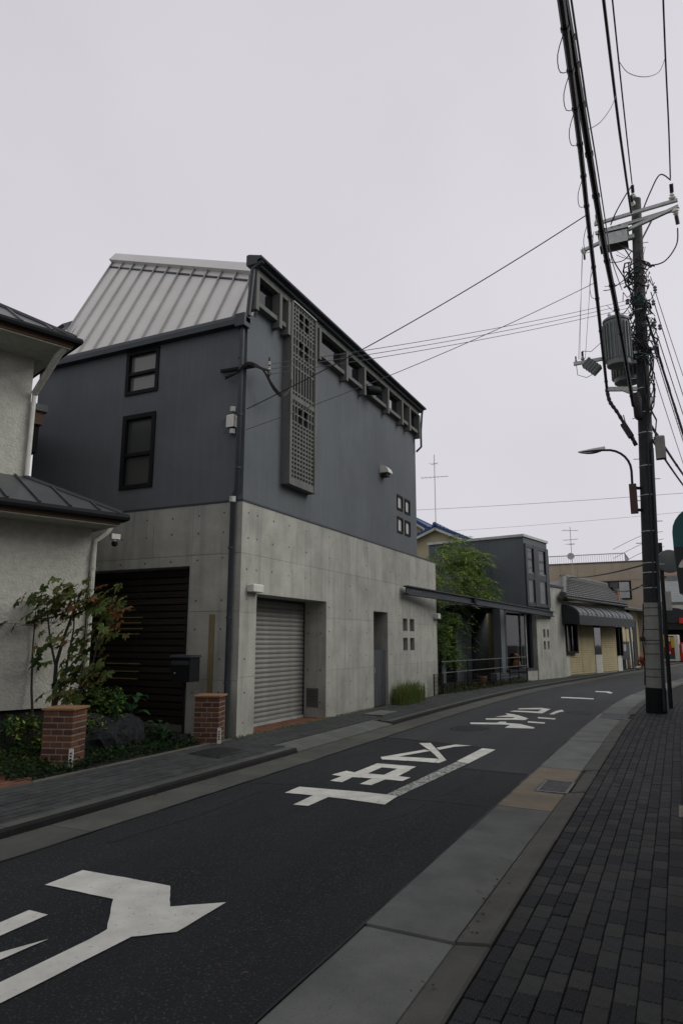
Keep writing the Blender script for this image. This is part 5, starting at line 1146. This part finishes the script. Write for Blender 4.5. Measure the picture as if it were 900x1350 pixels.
B(-.56, .28, -.02, 0, .15, 1.78).build('picture_panel', M_MAROON, v1, world=False); B(-.56, -.36, -.03, -.02, 1.0, 1.75).build('panel_patch', M_YEL, v1, world=False); B(.08, .28, -.03, -.02, .95, 1.7).build('panel_patch', M_YEL, v1, world=False); B(-.2, .05, -.03, -.02, .75, 1.25).build('panel_patch', M_RED, v1, world=False)
B(-.56, .28, -.03, -.02, .18, .4).build('panel_patch', M_TEAL, v1, world=False); B(-.3, .0, -.03, -.02, .5, .68).build('panel_patch', M_WHITEP, v1, world=False); B(-.15, .05, -.03, -.02, 1.4, 1.7).build('panel_patch', M_WHITEP, v1, world=False)
v2 = thing('vending_machine', 'plain red vending machine at the right of the white one', 'vending machine', (.65, 56.3, .2), radians(-10), 'vending machines at the bend')
MB().cbox(-.5, .5, 0, .7, 0, 1.3, .03).build('cabinet', M_RED, v2, world=False); B(-.4, .3, -.02, 0, .6, 1.2).build('display_window', M_LGREY, v2, world=False); B(-.4, .3, -.02, 0, .1, .3).build('delivery_flap', M_BLACK, v2, world=False)

# ------------------------------------------------------------------ utility pole and everything hung on it
def PX(z): return -.54 + .46 * z / 12.4
def PY(z): return 17.34 - .04 * z / 12.4
def pr_(z): return lerp(.20, .115, z / 12.5)
def pp(z): return Vector((PX(z), PY(z), z))
UP = thing('utility_pole', 'tall dark utility pole with a grey sleeve on the near pavement', 'utility pole', (-.54, 17.34, 0))
zs = [0, .55, 2.42, 5, 8, 9.7]
MB().tube([pp(z) for z in zs], [pr_(z) for z in zs], 20).build('pole_shaft', M_POLE, UP, smooth=True)
MB().tube([pp(9.7), pp(12.5)], [pr_(9.7), pr_(12.5)], 20).build('pole_top', M_POLEC, UP, smooth=True)
MB().tube([pp(.55), pp(2.42)], [pr_(.55) + .012, pr_(2.42) + .012], 20).build('grey_sleeve', M_SLEEVE, UP, smooth=True)
MB().tube([pp(0), pp(.5), pp(.55)], [pr_(0) + .02, pr_(.5) + .018, pr_(.55) + .013], 20).build('base_sleeve', M_BLACK, UP, smooth=True)
for z in (.78, .95, 1.28, 1.5, 1.58, 1.82, 2.12, 2.3): MB().lathe(pp(z), [(pr_(z) + .017, 0), (pr_(z) + .017, .014)], 20).build('steel_band', M_IRON, UP)
for z in (2.75, 3.1, 3.32, 4.05, 4.9, 5.6, 6.4, 6.9, 7.5, 8.3, 9.5, 10.4): MB().lathe(pp(z), [(pr_(z) + .008, 0), (pr_(z) + .008, .018)], 20).build('steel_band', M_GALV, UP)
for k in range(18):
    z = 2.8 + k * .5; a = pi * .1 if k % 2 else pi * 1.1; d_ = Vector((cos(a), sin(a) * .6, 0)); MB().tube([pp(z) + d_ * .1, pp(z) + d_ * (pr_(z) + .13)], .01, 5).build('step_bolt', M_GALV, UP)
MB().tube([pp(z) + Vector((.16 - z * .004, -.14, 0)) for z in (.05, 1, 2, 3, 4.5, 6)], .035, 8).build('conduit', M_NAVY, UP, smooth=True)
MB().tube([pp(z) + Vector((.05, -pr_(z) - .02, 0)) for z in (2.6, 4, 6, 8, 9)], .02, 6).build('conduit', M_POLE, UP, smooth=True)
MB().tube([pp(z) + Vector((-pr_(z) - .015 - .02 * sin(z * 5), -.06, 0)) for z in (.6, 1.1, 1.5, 1.7, 1.95, 2.4)], .016, 6).build('black_strap', M_CABLE, UP)
MB().box(PX(1.6) - .28, PX(1.6) - .18, 17.2, 17.28, 1.56, 1.66).build('strap_clamp', M_CABLE, UP)
# cross arms
a1, b1_ = Vector((-1.08, 17.15, 12.0)), Vector((.83, 16.95, 12.0)); a2, b2_ = Vector((-1.47, 17.6, 11.6)), Vector((.83, 16.6, 11.62))
for p_, q_, s_ in ((a1, b1_, -.0), (a1 + Vector((0, .16, -.16)), b1_ + Vector((.02, .1, -.16)), 0), (a2, b2_, 0)): MB().bar(p_, q_, .075, .075).build('cross_arm', M_GALV, UP)
MB().bar(pp(11.2), Vector((.25, 16.85, 11.6)), .03, .03).build('arm_brace', M_GALV, UP); MB().bar(pp(11.0), Vector((-.75, 17.3, 11.6)), .03, .03).build('arm_brace', M_GALV, UP)
def insulator(base, axis=(0, 0, 1), s=1.0, parent=UP, mat=M_PORC):
    MB().lathe(base, [(.03 * s, 0), (.075 * s, .03 * s), (.085 * s, .07 * s), (.04 * s, .1 * s), (.065 * s, .12 * s), (.03 * s, .17 * s)], 12, axis).build('insulator', mat, parent, smooth=True)
    e = Vector(base) + Vector(axis).normalized() * .17 * s; MB().tube([e, e + Vector(axis).normalized() * .2 * s], .045 * s, 8).build('dead_end_clamp', M_CABLE, parent)
insulator((.72, 16.97, 12.04), (0, -.6, 1), 1.0); insulator((.74, 16.6, 11.58), (.1, .3, -1), 1.0); insulator((-.13, 17.25, 12.5), (0, -.5, 1), .9); insulator((-.15, 17.2, 12.3), (-.1, -.9, .3), .8); insulator((-1.02, 17.15, 12.04), (0, 0, 1), .6)
insulator((-1.4, 17.55, 11.55), (0, 0, -1), .6)
for pts in ([(.72, 16.85, 12.5), (.5, 16.9, 12.75), (.25, 17.0, 12.4), (.05, 17.15, 12.05)], [(-.13, 17.1, 12.8), (-.3, 17.0, 12.5), (-.55, 17.0, 12.1), (-.7, 17.1, 11.85)], [(.76, 16.65, 11.1), (.7, 16.7, 10.7), (.4, 16.9, 10.45), (.0, 17.1, 10.6), (-.1, 17.2, 11.0)],
            [(-.5, 17.1, 11.3), (-.3, 17.1, 10.8), (-.35, 17.1, 10.5), (-.2, 17.15, 10.1)], [(-.75, 17.1, 11.3), (-.7, 17.1, 10.9), (-.5, 17.1, 10.4), (-.4, 17.15, 10.2)]): MB().tube(spline(pts, 6), .016, 6).build('jumper_cable', M_CABLE, UP, smooth=True)
# pole-top switch
sw = thing('pole_switch', 'grey box switch under the upper cross arm of the utility pole', 'switch', (-.65, 17.2, 11.3))
MB().cbox(-.99, -.33, 17.0, 17.4, 11.28, 11.62, .03).build('tank', M_GALV, sw); MB().cbox(-1.02, -.30, 16.97, 17.43, 11.62, 11.70, .02).build('lid', M_GALV, sw)
for k in range(3): MB().lathe((-.85 + k * .17, 17.2, 11.7), [(.04, 0), (.06, .03), (.04, .06), (.06, .09), (.03, .16)], 10).build('bushing', M_TRANS if k else M_IRON, sw, smooth=True)
B(-.33, -.18, 17.14, 17.26, 11.4, 11.5).build('hanger', M_GALV, sw)
def transformer(label, c, r, h, n=22):
    t = thing('transformer', label, 'transformer', c, 0, 'pole transformers')
    MB().lathe((0, 0, 0), [(r * .55, 0), (r * .9, .04), (r * .92, h * .08), (r * .92, h * .95), (r * 1.02, h * .96), (r * 1.02, h), (r * .8, h + .05), (r * .2, h + .09)], 28).build('tank', M_TRANS, t, world=False, smooth=True)
    for k in range(n):
        a = 2 * pi * k / n; d_ = Vector((cos(a), sin(a), 0)); MB().bar(d_ * r * .98 + Vector((0, 0, h * .14)), d_ * r * .98 + Vector((0, 0, h * .9)), .02, r * .18, tuple(d_)).build('cooling_fin', M_TRANS, t, world=False)
    for a in (.5, 2.2, 3.6, 5): MB().lathe((cos(a) * r * .5, sin(a) * r * .5, h + .05), [(.035, 0), (.05, .03), (.03, .06), (.045, .09), (.02, .15)], 8).build('bushing', M_PORC, t, world=False, smooth=True)
    return t
transformer('finned transformer can hanging in front of the utility pole', (-.74, 16.85, 7.97), .30, 1.2)
transformer('second transformer can tucked lower behind the first one', (-.62, 17.9, 7.9), .34, 1.05)
for z in (8.2, 8.95): MB().bar(pp(z), Vector((-.72, 17.1, z)), .06, .08).build('transformer_bracket', M_GALV, UP)
MB().bar(pp(8.42) + Vector((0, -.1, 0)), Vector((-1.78, 17.0, 8.3)), .07, .08).build('lower_arm', M_GALV, UP)
ct = thing('cutout_switch', 'small finned cutout box on the lower arm left of the transformer', 'switch', (-1.4, 17, 8.05))
MB().bar((-1.5, 17, 8.3), (-1.22, 17, 8.02), .2, .24).build('body', M_TRANS, ct)
for k in range(5): c = Vector((-1.5, 17, 8.3)).lerp(Vector((-1.22, 17, 8.02)), (k + .5) / 5); MB().bar(c - Vector((.09, 0, .09)), c + Vector((.09, 0, .09)), .24, .02, (1, 0, -1)).build('fin', M_TRANS, ct)
for x, z, s_ in ((-1.56, 8.36, .6), (-1.08, 8.45, .5), (-1.72, 8.34, .4)): insulator((x, 17, z), (0, 0, 1), s_, ct, M_GALV)
MB().tube([(-1.56, 17, 8.6), (-1.35, 17, 8.55), (-1.1, 17, 8.75), (-.95, 17, 8.7)], .008, 5).build('lead', M_WIRE, ct); MB().tube([(-1.72, 17, 8.3), (-1.7, 17, 8.0), (-1.5, 17, 7.9), (-1.3, 17, 7.98)], .008, 5).build('lead', M_WIRE, ct)
for x0_, x1_, z1_ in ((-1.63, -1.42, 11.55), (-1.66, -1.40, 11.55), (-1.5, -1.12, 11.9)): MB().tube([(x0_, 17, 8.4), (x1_, 17.3, z1_)], .006, 4).build('lead', M_WIRE, ct)
MB().bar(Vector((-1.05, 17.15, 7.58)), pp(7.52), .07, .10).build('cable_bracket', M_GALV, UP); MB().bar(pp(7.35) + Vector((-.1, 0, 0)), Vector((-.75, 17.2, 7.55)), .05, .06).build('cable_bracket', M_GALV, UP)
# cable tangle round the pole
rk = random.Random(31); m1, m2 = MB(), MB()
for k in range(84):
    z = rk.uniform(8.2, 10.8); a = rk.uniform(0, 6.28); r_ = rk.uniform(.14, .40); c = pp(z); n = 6; sp = rk.uniform(1.5, 4)
    pts = [c + Vector((cos(a + sp * i / n) * r_, sin(a + sp * i / n) * r_ * .8, rk.uniform(-.12, .12) + (i / n - .5) * rk.uniform(-.5, .5))) for i in range(n)]
    (m2 if k % 3 == 0 else m1).tube(pts, rk.choice((.01, .014, .02)), 5)
for k in range(14):
    z = rk.uniform(6.2, 8.4); a = rk.uniform(-.5, 1.5); c = pp(z); m1.tube([c + Vector((cos(a) * .16, -.14, .4)), c + Vector((cos(a) * .26, -.22, .1)), c + Vector((cos(a) * .2, -.2, -.3)), c + Vector((.05, -.16, -.6))], .015, 5)
for k in range(22):
    z = rk.uniform(8.2, 11.4); a = rk.uniform(2, 5); L = rk.uniform(.3, .9); c = pp(z) + Vector((rk.uniform(-.2, .2), -.15, 0)); e = c + Vector((cos(a) * L, -.1, rk.uniform(-.8, .3)))
    m1.tube(spline([c, c.lerp(e, .3) - Vector((0, 0, rk.uniform(.05, .3))), c.lerp(e, .75) - Vector((0, 0, rk.uniform(.0, .25))), e], 4), rk.choice((.006, .008, .012)), 4)
for k in range(16):
    y_ = rk.uniform(17.5, 24); t_ = (y_ - 17.2) / 28.8; b_ = Vector((-.06 + 3.3 * t_, y_, lerp(9.3, 6.2, t_) - 3.0 * t_ * (1 - t_))); m1.tube(spline([b_, b_ + Vector((.12, .4, -.35)), b_ + Vector((.05, .9, -.2))], 4), .008, 4)
m1.build('cable_tangle', M_CABLE, UP, kind='stuff'); m2.build('cable_tangle', M_TEALW, UP, kind='stuff')
for z, dx in ((9.7, -.28), (9.55, .3), (9.9, .35), (8.9, .42), (9.0, .3), (9.3, -.22)): MB().lathe(pp(z) + Vector((dx, -.1, 0)), [(.03, 0), (.05, .03), (.03, .07), (.05, .1), (.02, .14)], 8).build('insulator', M_TRANS, UP, smooth=True)
MB().lathe((PX(6.9) - .13, 17.08, 6.7), [(.05, 0), (.1, .08), (.11, .5), (.07, .66)], 10).build('cable_closure', M_CABLE, UP, smooth=True)
cl_ = thing('cable_closure', 'black oblong cable closure hanging left of the utility pole', 'cable closure', (-.66, 17, 6.35)); MB().bar((-.76, 17.0, 6.62), (-.60, 17.0, 6.28), .14, .13).build('closure_body', M_CABLE, cl_); MB().tube([(-.68, 17.0, 6.5), (-.74, 17.05, 6.85)], .012, 5).build('hanger', M_CABLE, cl_)
MB().cbox(PX(6.0) + .2, PX(6.0) + .42, 17.2, 17.4, 5.75, 6.3, .03).build('equipment_box', M_SLEEVE, UP)
# street lamp
SL_ = thing('street_lamp', 'street lamp arm with slim oval head on the utility pole', 'street lamp', (-.66, 17.2, 4.5))
arm = [(-.665, 17.12, 5.15), (-.66, 17.12, 5.45)] + [(-.66 - .55 * (1 - cos(a)), 17.12, 5.5 + .56 * sin(a)) for a in [pi / 2 * k / 7 for k in range(8)]] + [(-1.3, 17.12, 6.07)]
MB().tube(arm, .028, 8).build('arm', M_IRON, SL_, smooth=True)
MB().box(-.74, -.58, 17.05, 17.2, 4.48, 5.17).build('brown_box', M_BROWN, SL_)
for z in (4.56, 5.08): MB().bar(Vector((-.6, 17.15, z)), pp(z), .06, .06).build('bracket', M_BLACK, SL_)
hd = MB(); n = 9
for i in range(n):
    t = i / (n - 1); w_ = .10 * (sin(pi * min(1, t * .85 + .12)) ** .6); hgt = lerp(.085, .035, t) if t < .35 else .07 * (1 - (t - .35) * .9)
    x = lerp(-1.2, -1.82, t)
    for k in range(10):
        a = 2 * pi * k / 10; hd.v.append((x, 17.12 + cos(a) * w_, 6.07 + max(-.012, sin(a)) * hgt))
for i in range(n - 1):
    for k in range(10): hd.f.append([i * 10 + k, i * 10 + (k + 1) % 10, (i + 1) * 10 + (k + 1) % 10, (i + 1) * 10 + k]); hd.mi.append(0)
hd.f.append(list(range(10))); hd.mi.append(0); hd.f.append([(n - 1) * 10 + k for k in range(10)]); hd.mi.append(0)
hd.build('lamp_head', M_GALV, SL_, smooth=True)
lens = MB()
for i in range(8): lens.v += [(lerp(-1.24, -1.79, i / 7), 17.12 + .085 * sin(pi * (i / 7 * .9 + .06)), 6.055 - .035 * sin(pi * i / 7)), (lerp(-1.24, -1.79, i / 7), 17.12 - .085 * sin(pi * (i / 7 * .9 + .06)), 6.055 - .035 * sin(pi * i / 7))]
for i in range(7): lens.f.append([2 * i, 2 * i + 1, 2 * i + 3, 2 * i + 2]); lens.mi.append(0)
lens.build('lens', M_IRON, SL_, smooth=True)
# round traffic mirror behind the pole
mr = thing('traffic_mirror', 'round traffic mirror seen from behind, right of the utility pole', 'mirror', (-.16, 18.6, 0))
MB().tube([(-.26, 18.6, 0), (-.2, 18.6, 3.95)], .05, 10).build('post', M_IRON, mr); MB().lathe((-.03, 18.55, 3.48), [(.26, 0), (.285, .03), (.27, .07), (.1, .1)], 28, (.1, -1, 0)).build('mirror_back', M_TRANS, mr, smooth=True)
for z in (3.3, 3.66): MB().bar((-.22, 18.55, z), (-.02, 18.5, z), .05, .04).build('bracket', M_IRON, mr)
MB().box(-.12, .13, 18.5, 18.54, 3.0, 3.12).build('name_plate', M_LGREY, mr); MB().box(-.18, -.05, 18.5, 18.56, 2.3, 2.75).build('notice_plate', M_WHITE, mr)
# ------------------------------------------------------------------ overhead lines
def cable(label, pts, r, mat=M_CABLE, name='overhead_cable', clamps=0, smooth_n=4):
    t = thing(name, label, 'cable', tuple(pts[0]), 0, 'overhead lines'); P_ = [Vector(p) for p in pts]; Q = []
    for i in range(len(P_) - 1):
        p0, p1, p2, p3 = P_[max(0, i - 1)], P_[i], P_[i + 1], P_[min(len(P_) - 1, i + 2)]
        for k in range(smooth_n):
            s = k / smooth_n; Q.append(.5 * ((2 * p1) + (p2 - p0) * s + (2 * p0 - 5 * p1 + 4 * p2 - p3) * s * s + (3 * p1 - p0 - 3 * p2 + p3) * s ** 3))
    Q.append(P_[-1]); MB().tube(Q, r, 6).build('strand', mat, t, smooth=True)
    for k in range(clamps):
        f = (k + .5) / clamps * (len(Q) - 1); i = int(f); p = Q[i].lerp(Q[min(i + 1, len(Q) - 1)], f - i); d_ = (Q[min(i + 1, len(Q) - 1)] - Q[i]).normalized(); MB().tube([p - d_ * .035, p + d_ * .035], r * 1.22, 6).build('clamp', mat, t)
    return t, Q
A1 = [(-.1, -8, 6.7), (-.35, 2, 6.75), (-.47, 5.25, 7.0), (-.55, 6.9, 7.4), (-.64, 8.61, 7.75), (-.73, 10.26, 7.88), (-.83, 12.34, 7.93), (-.95, 14.8, 7.75), (-1.07, 17.2, 7.62)]
_, Q1 = cable('thick black cable bundle, leftmost overhead, ending at the pole bracket', A1, .034, clamps=16)
cable('looser black bundle sagging from the pole bracket down to the lower pole', [(-1.07, 17.2, 7.6), (-1.02, 17.1, 7.25), (-.85, 17.05, 6.9), (-.6, 17.05, 6.3), (-.52, 17.1, 6.1)], .04, clamps=12)
A2 = [(-.5, -8, 8.6), (-.54, 2, 8.3), (-.54, 6.47, 8.12), (-.54, 7.5, 7.98), (-.53, 8.78, 7.6), (-.53, 10.3, 7.42), (-.52, 12, 7.4), (-.51, 14, 7.3), (-.5, 16.9, 7.0)]
_, Q2 = cable('thick black cable bundle passing in front of the transformer', A2, .042, clamps=16)
cable('thin spiral wrapped messenger wire beside the thick bundles', [(-.2, -8, 6.6), (-.35, 4.7, 6.4), (-.4, 6.27, 6.85), (-.45, 8.3, 7.5), (-.51, 10.71, 8.1), (-.6, 14, 9.2), (-.55, 17.0, 10.0)], .009, M_WIRE, clamps=0)
cable('heavy line ending at the top of the pole, left of a thinner one', [(-.3, -8, 12), (-.27, 6, 11.5), (-.25, 11.9, 11.33), (-.23, 14, 11.4), (-.2, 16.6, 11.75)], .026)
cable('thin line running close above the heavy pole top line', [(-.2, -8, 12.6), (-.15, 6, 12.1), (-.14, 11.9, 11.9), (-.13, 15, 12.1), (-.13, 16.9, 12.7)], .014)
cable('single line at far right ending at the cross arm insulator', [(.6, -8, 13), (.6, 6, 12.3), (.63, 11.5, 12.2), (.68, 14.5, 12.25), (.71, 16.7, 12.45)], .016)
cable('looped jumper wire hanging between the upper lines', [(.64, 12.6, 12.25), (.5, 12.3, 11.75), (.25, 12.0, 11.5), (.0, 11.9, 11.6), (-.13, 11.9, 11.88)], .006, M_WIRE)
cable('looped jumper wire hanging between thick bundle and heavy line', [(-.24, 12, 11.3), (-.3, 11, 10.3), (-.42, 9.6, 9.0), (-.53, 8.2, 7.85)], .006, M_WIRE)
for k, i in enumerate((9, 11, 13, 17, 20, 23)):
    p_ = Q1[i]; q_ = Q1[i + 2]; cable(('first', 'second', 'third', 'fourth', 'fifth', 'sixth')[k] + ' small wire loop, counted from the top, hanging off the leftmost thick bundle', spline([p_, p_.lerp(q_, .3) + Vector((-.09, 0, -.1)), p_.lerp(q_, .7) + Vector((-.09, 0, -.12)), q_], 3), .005, M_WIRE, smooth_n=1)
# drops to the dark house
cable('single black service line from the thick bundle to the house corner', sagline((-.72, 10.1, 7.9), (-6.05, 9.06, 5.28), .12, 8), .008)
cable('lowest grey service line to the house corner', sagline((-.83, 12.34, 7.93), (-6.05, 9.06, 4.93), .12, 8), .006, M_WIRE)
for k in range(3): cable(('upper', 'middle', 'lower')[k] + ' wire of the three reaching the porcelain insulators on the house', sagline((-.42, 17.1, 9.75 - .1 * k), (-5.86, 9.44, 6.17 - .09 * k), .1, 8), .006, M_WIRE)
for k, (p_, q_, r_) in enumerate((((-.06, 17.2, 9.3), (3.3, 46, 6.2), .03), ((-.02, 17.2, 9.1), (3.3, 46, 5.6), .02), ((.08, 17.3, 9.95), (3.6, 46, 7.8), .012), ((.1, 17.3, 9.0), (3.6, 46, 7.0), .012), ((0, 17.3, 8.7), (3.4, 46, 5.2), .012), ((.1, 17.2, 10.3), (3.9, 46, 8.8), .009), ((-.1, 17.2, 8.3), (3.2, 46, 4.8), .009))):
    cable(('heavy bundle', 'second bundle', 'outermost thin line', 'inner thin line', 'lowest thin line', 'uppermost thin line', 'faint wire')[k] + ' leaving the pole to the right along the street', sagline(p_, q_, .9, 12), r_, M_CABLE if k < 2 else M_WIRE, clamps=10 if k < 2 else 0)
cable('lower of the two thick cables sloping down right from the pole', sagline((-.3, 17.4, 6.55), (3.0, 46, 8.4), .5, 8), .03)
cable('upper of the two thick cables sloping down right from the pole', sagline((-.25, 17.4, 6.8), (3.2, 46, 8.6), .5, 8), .035, clamps=8)
cable('dark cable from the pole across the beige block', sagline((-.55, 17.3, 3.3), (-7, 47.9, 6.0), .25, 8), .022)
cable('second dark cable from the pole to the tiled shop roof', sagline((-.57, 17.3, 2.86), (-3.2, 43.9, 4.7), .2, 8), .022)
cable('faint wire crossing the sky above the cafe', sagline((-22, 62, 14), (14, 60, 13.2), .2, 8), .016, M_WIRE)
cable('fainter wire crossing the sky just below the other', sagline((-20, 66, 12.4), (14, 62, 12.6), .3, 8), .012, M_WIRE)
# second tier: a distant pole arm with insulators is hidden by the near pole; its wires show left of it
for k in range(3): cable(('upper', 'middle', 'lower')[k] + ' far wire with black spacer beside the pole above the beige block', [(-.3 - .0 * k, 50, 8.75 - .5 * k), (-1.6, 49.6, 8.5 - .55 * k), (-3.4, 49, 7.6 - .6 * k)], .016, M_WIRE, clamps=2)

# ------------------------------------------------------------------ house along the near pavement, only its eave and sign in view
RH = thing('near_house', 'pale house along the near pavement whose eave shows at the right edge', 'house', (.9, 3, 0))
B(1.0, 6, -6, 8.4, 0, 5.0).build('wall', M_STUC, RH)
MB().slab([(.37, -6, 5.05), (.37, 8.72, 5.05), (3.5, 8.72, 6.3), (3.5, -6, 6.3)], .1).build('roof', M_DKROOF, RH)
B(.42, 1.0, -6, 8.66, 4.86, 4.92).build('soffit', M_STUC, RH); MB().tube([(.385, -6, 4.98), (.385, 8.75, 4.98)], .045, 8).build('gutter', M_TIMB, RH, smooth=True)
MB().tube([(.40, 8.62, 4.93), (.42, 8.60, 4.75), (.62, 8.55, 4.3), (.98, 8.46, 4.1), (.98, 8.46, .1)], .04, 8).build('downpipe', M_STUC, RH, smooth=True)
sg = thing('projecting_sign', 'teal sign with rounded top and navy lower half at the right edge', 'sign', (.3, 6, 2.2))
n = 14; arc = [(.03 + .26 - .26 * cos(pi * k / n), 2.40 + .22 * sin(pi * k / n)) for k in range(n + 1)]
MB().extr([(.55, 2.28), (.03, 2.28)] + arc, 'y', 5.98, 6.06).build('teal_panel', M_TEAL, sg)
MB().extr([(.55, 1.92), (.045, 1.92), (.03, 2.278), (.55, 2.278)], 'y', 5.982, 6.058).build('navy_panel', M_SIGNDK, sg)
m = MB(); k_ = 10
for i in range(k_ + 1):
    a = lerp(pi * .95, pi * .45, i / k_); m.v += [(.24 + .19 * cos(a), 5.975, 2.10 + .14 * sin(a)), (.24 + .17 * cos(a) * .95, 5.975, 2.10 + .14 * sin(a) - .03 * sin(pi * i / k_) - .004)]
for i in range(k_): m.f.append([2 * i, 2 * i + 1, 2 * i + 3, 2 * i + 2]); m.mi.append(0)
m.build('white_swoosh', M_WHITEP, sg)
MB().bar((.3, 6.02, 2.61), (1.0, 6.02, 2.61), .03, .03).build('bracket', M_BLACK, sg); MB().bar((.3, 6.02, 1.93), (1.0, 6.02, 1.93), .03, .03).build('bracket', M_BLACK, sg)
MB().extr([(.06, 1.915), (.55, 1.915), (.55, 1.83), (.12, 1.86)], 'y', 5.97, 6.07).build('sign_base', M_SIGNDK, sg)

def plain_house(label, x0, x1, y0, y1, h, roof):  # unseen houses, added to darken the road and the glass reflections
    t = thing('unseen_house', label, 'house', (x0, (y0 + y1) / 2, 0), 0, 'added unseen houses on the near side of the street')
    B(x0, x1, y0, y1, 0, h).build('wall', M_STUC, t); xm = (x0 + x1) / 2
    MB().slab([(x0 - .4, y0 - .4, h), (x0 - .4, y1 + .4, h), (xm, y1 + .4, h + 1.8), (xm, y0 - .4, h + 1.8)], .12).build('roof', roof, t); MB().slab([(x1 + .4, y0 - .4, h), (x1 + .4, y1 + .4, h), (xm, y1 + .4, h + 1.8), (xm, y0 - .4, h + 1.8)], .12).build('roof', roof, t)
    n = int((y1 - y0) / 2.6)
    for k in range(n):
        yc = y0 + (k + .5) * (y1 - y0) / n
        for z0 in (1.0, 3.5):
            wo = B(x0 - .04, x0 + .01, yc - .7, yc + .7, z0, z0 + 1.2).build('window', M_BLACK, t)
            for s_ in (-1, 1): B(x0 - .06, x0 - .041, yc + s_ * .33 - .3, yc + s_ * .33 + .3, z0 + .07, z0 + 1.13).build('pane', M_GLASSM, wo)
plain_house('unseen two storey cream house just beyond the near eave, added to shade the road', 3.2, 10, 10.5, 23, 5.8, M_DKROOF)
plain_house('unseen two storey cream house farther along the near side, added to darken reflections', 5.6, 12, 25, 40, 5.8, M_TILE)

# fallen leaves and grit caught along the kerbs
m = MB(); rl = random.Random(77)
for _ in range(420):
    k = rl.random()
    if k < .4: x, yy, z = -4.95 + abs(rl.gauss(0, .07)), rl.uniform(3.5, 22), .008
    elif k < .62: x, yy, z = rl.uniform(-6.12, -5.2), rl.uniform(4, 18), .115
    elif k < .8: x, yy, z = -1.17 + rl.gauss(0, .05), rl.uniform(3, 14), .012
    else: x, yy, z = rl.uniform(-4.4, -1.75), rl.uniform(3, 18), .027
    if z > .1: z = .072 + .048 * (-5.165 - x)
    L = rl.uniform(.012, .035); a = rl.uniform(0, 6.28); u = Vector((cos(a), sin(a), rl.uniform(-.1, .4))) * L; v = Vector((-sin(a), cos(a), rl.uniform(-.2, .4))) * L * .4; p_ = Vector(P3(x, yy, z))
    m.cur = rl.randrange(2); m._add([p_, p_ + u * .5 + v, p_ + u, p_ + u * .5 - v], [(0, 1, 2, 3)])
tag(m.build('fallen_leaves', [L_C[2], M_BROWNP], recalc=False, kind='stuff'), 'scattered fallen leaves and grit along the kerbs', 'leaf litter')
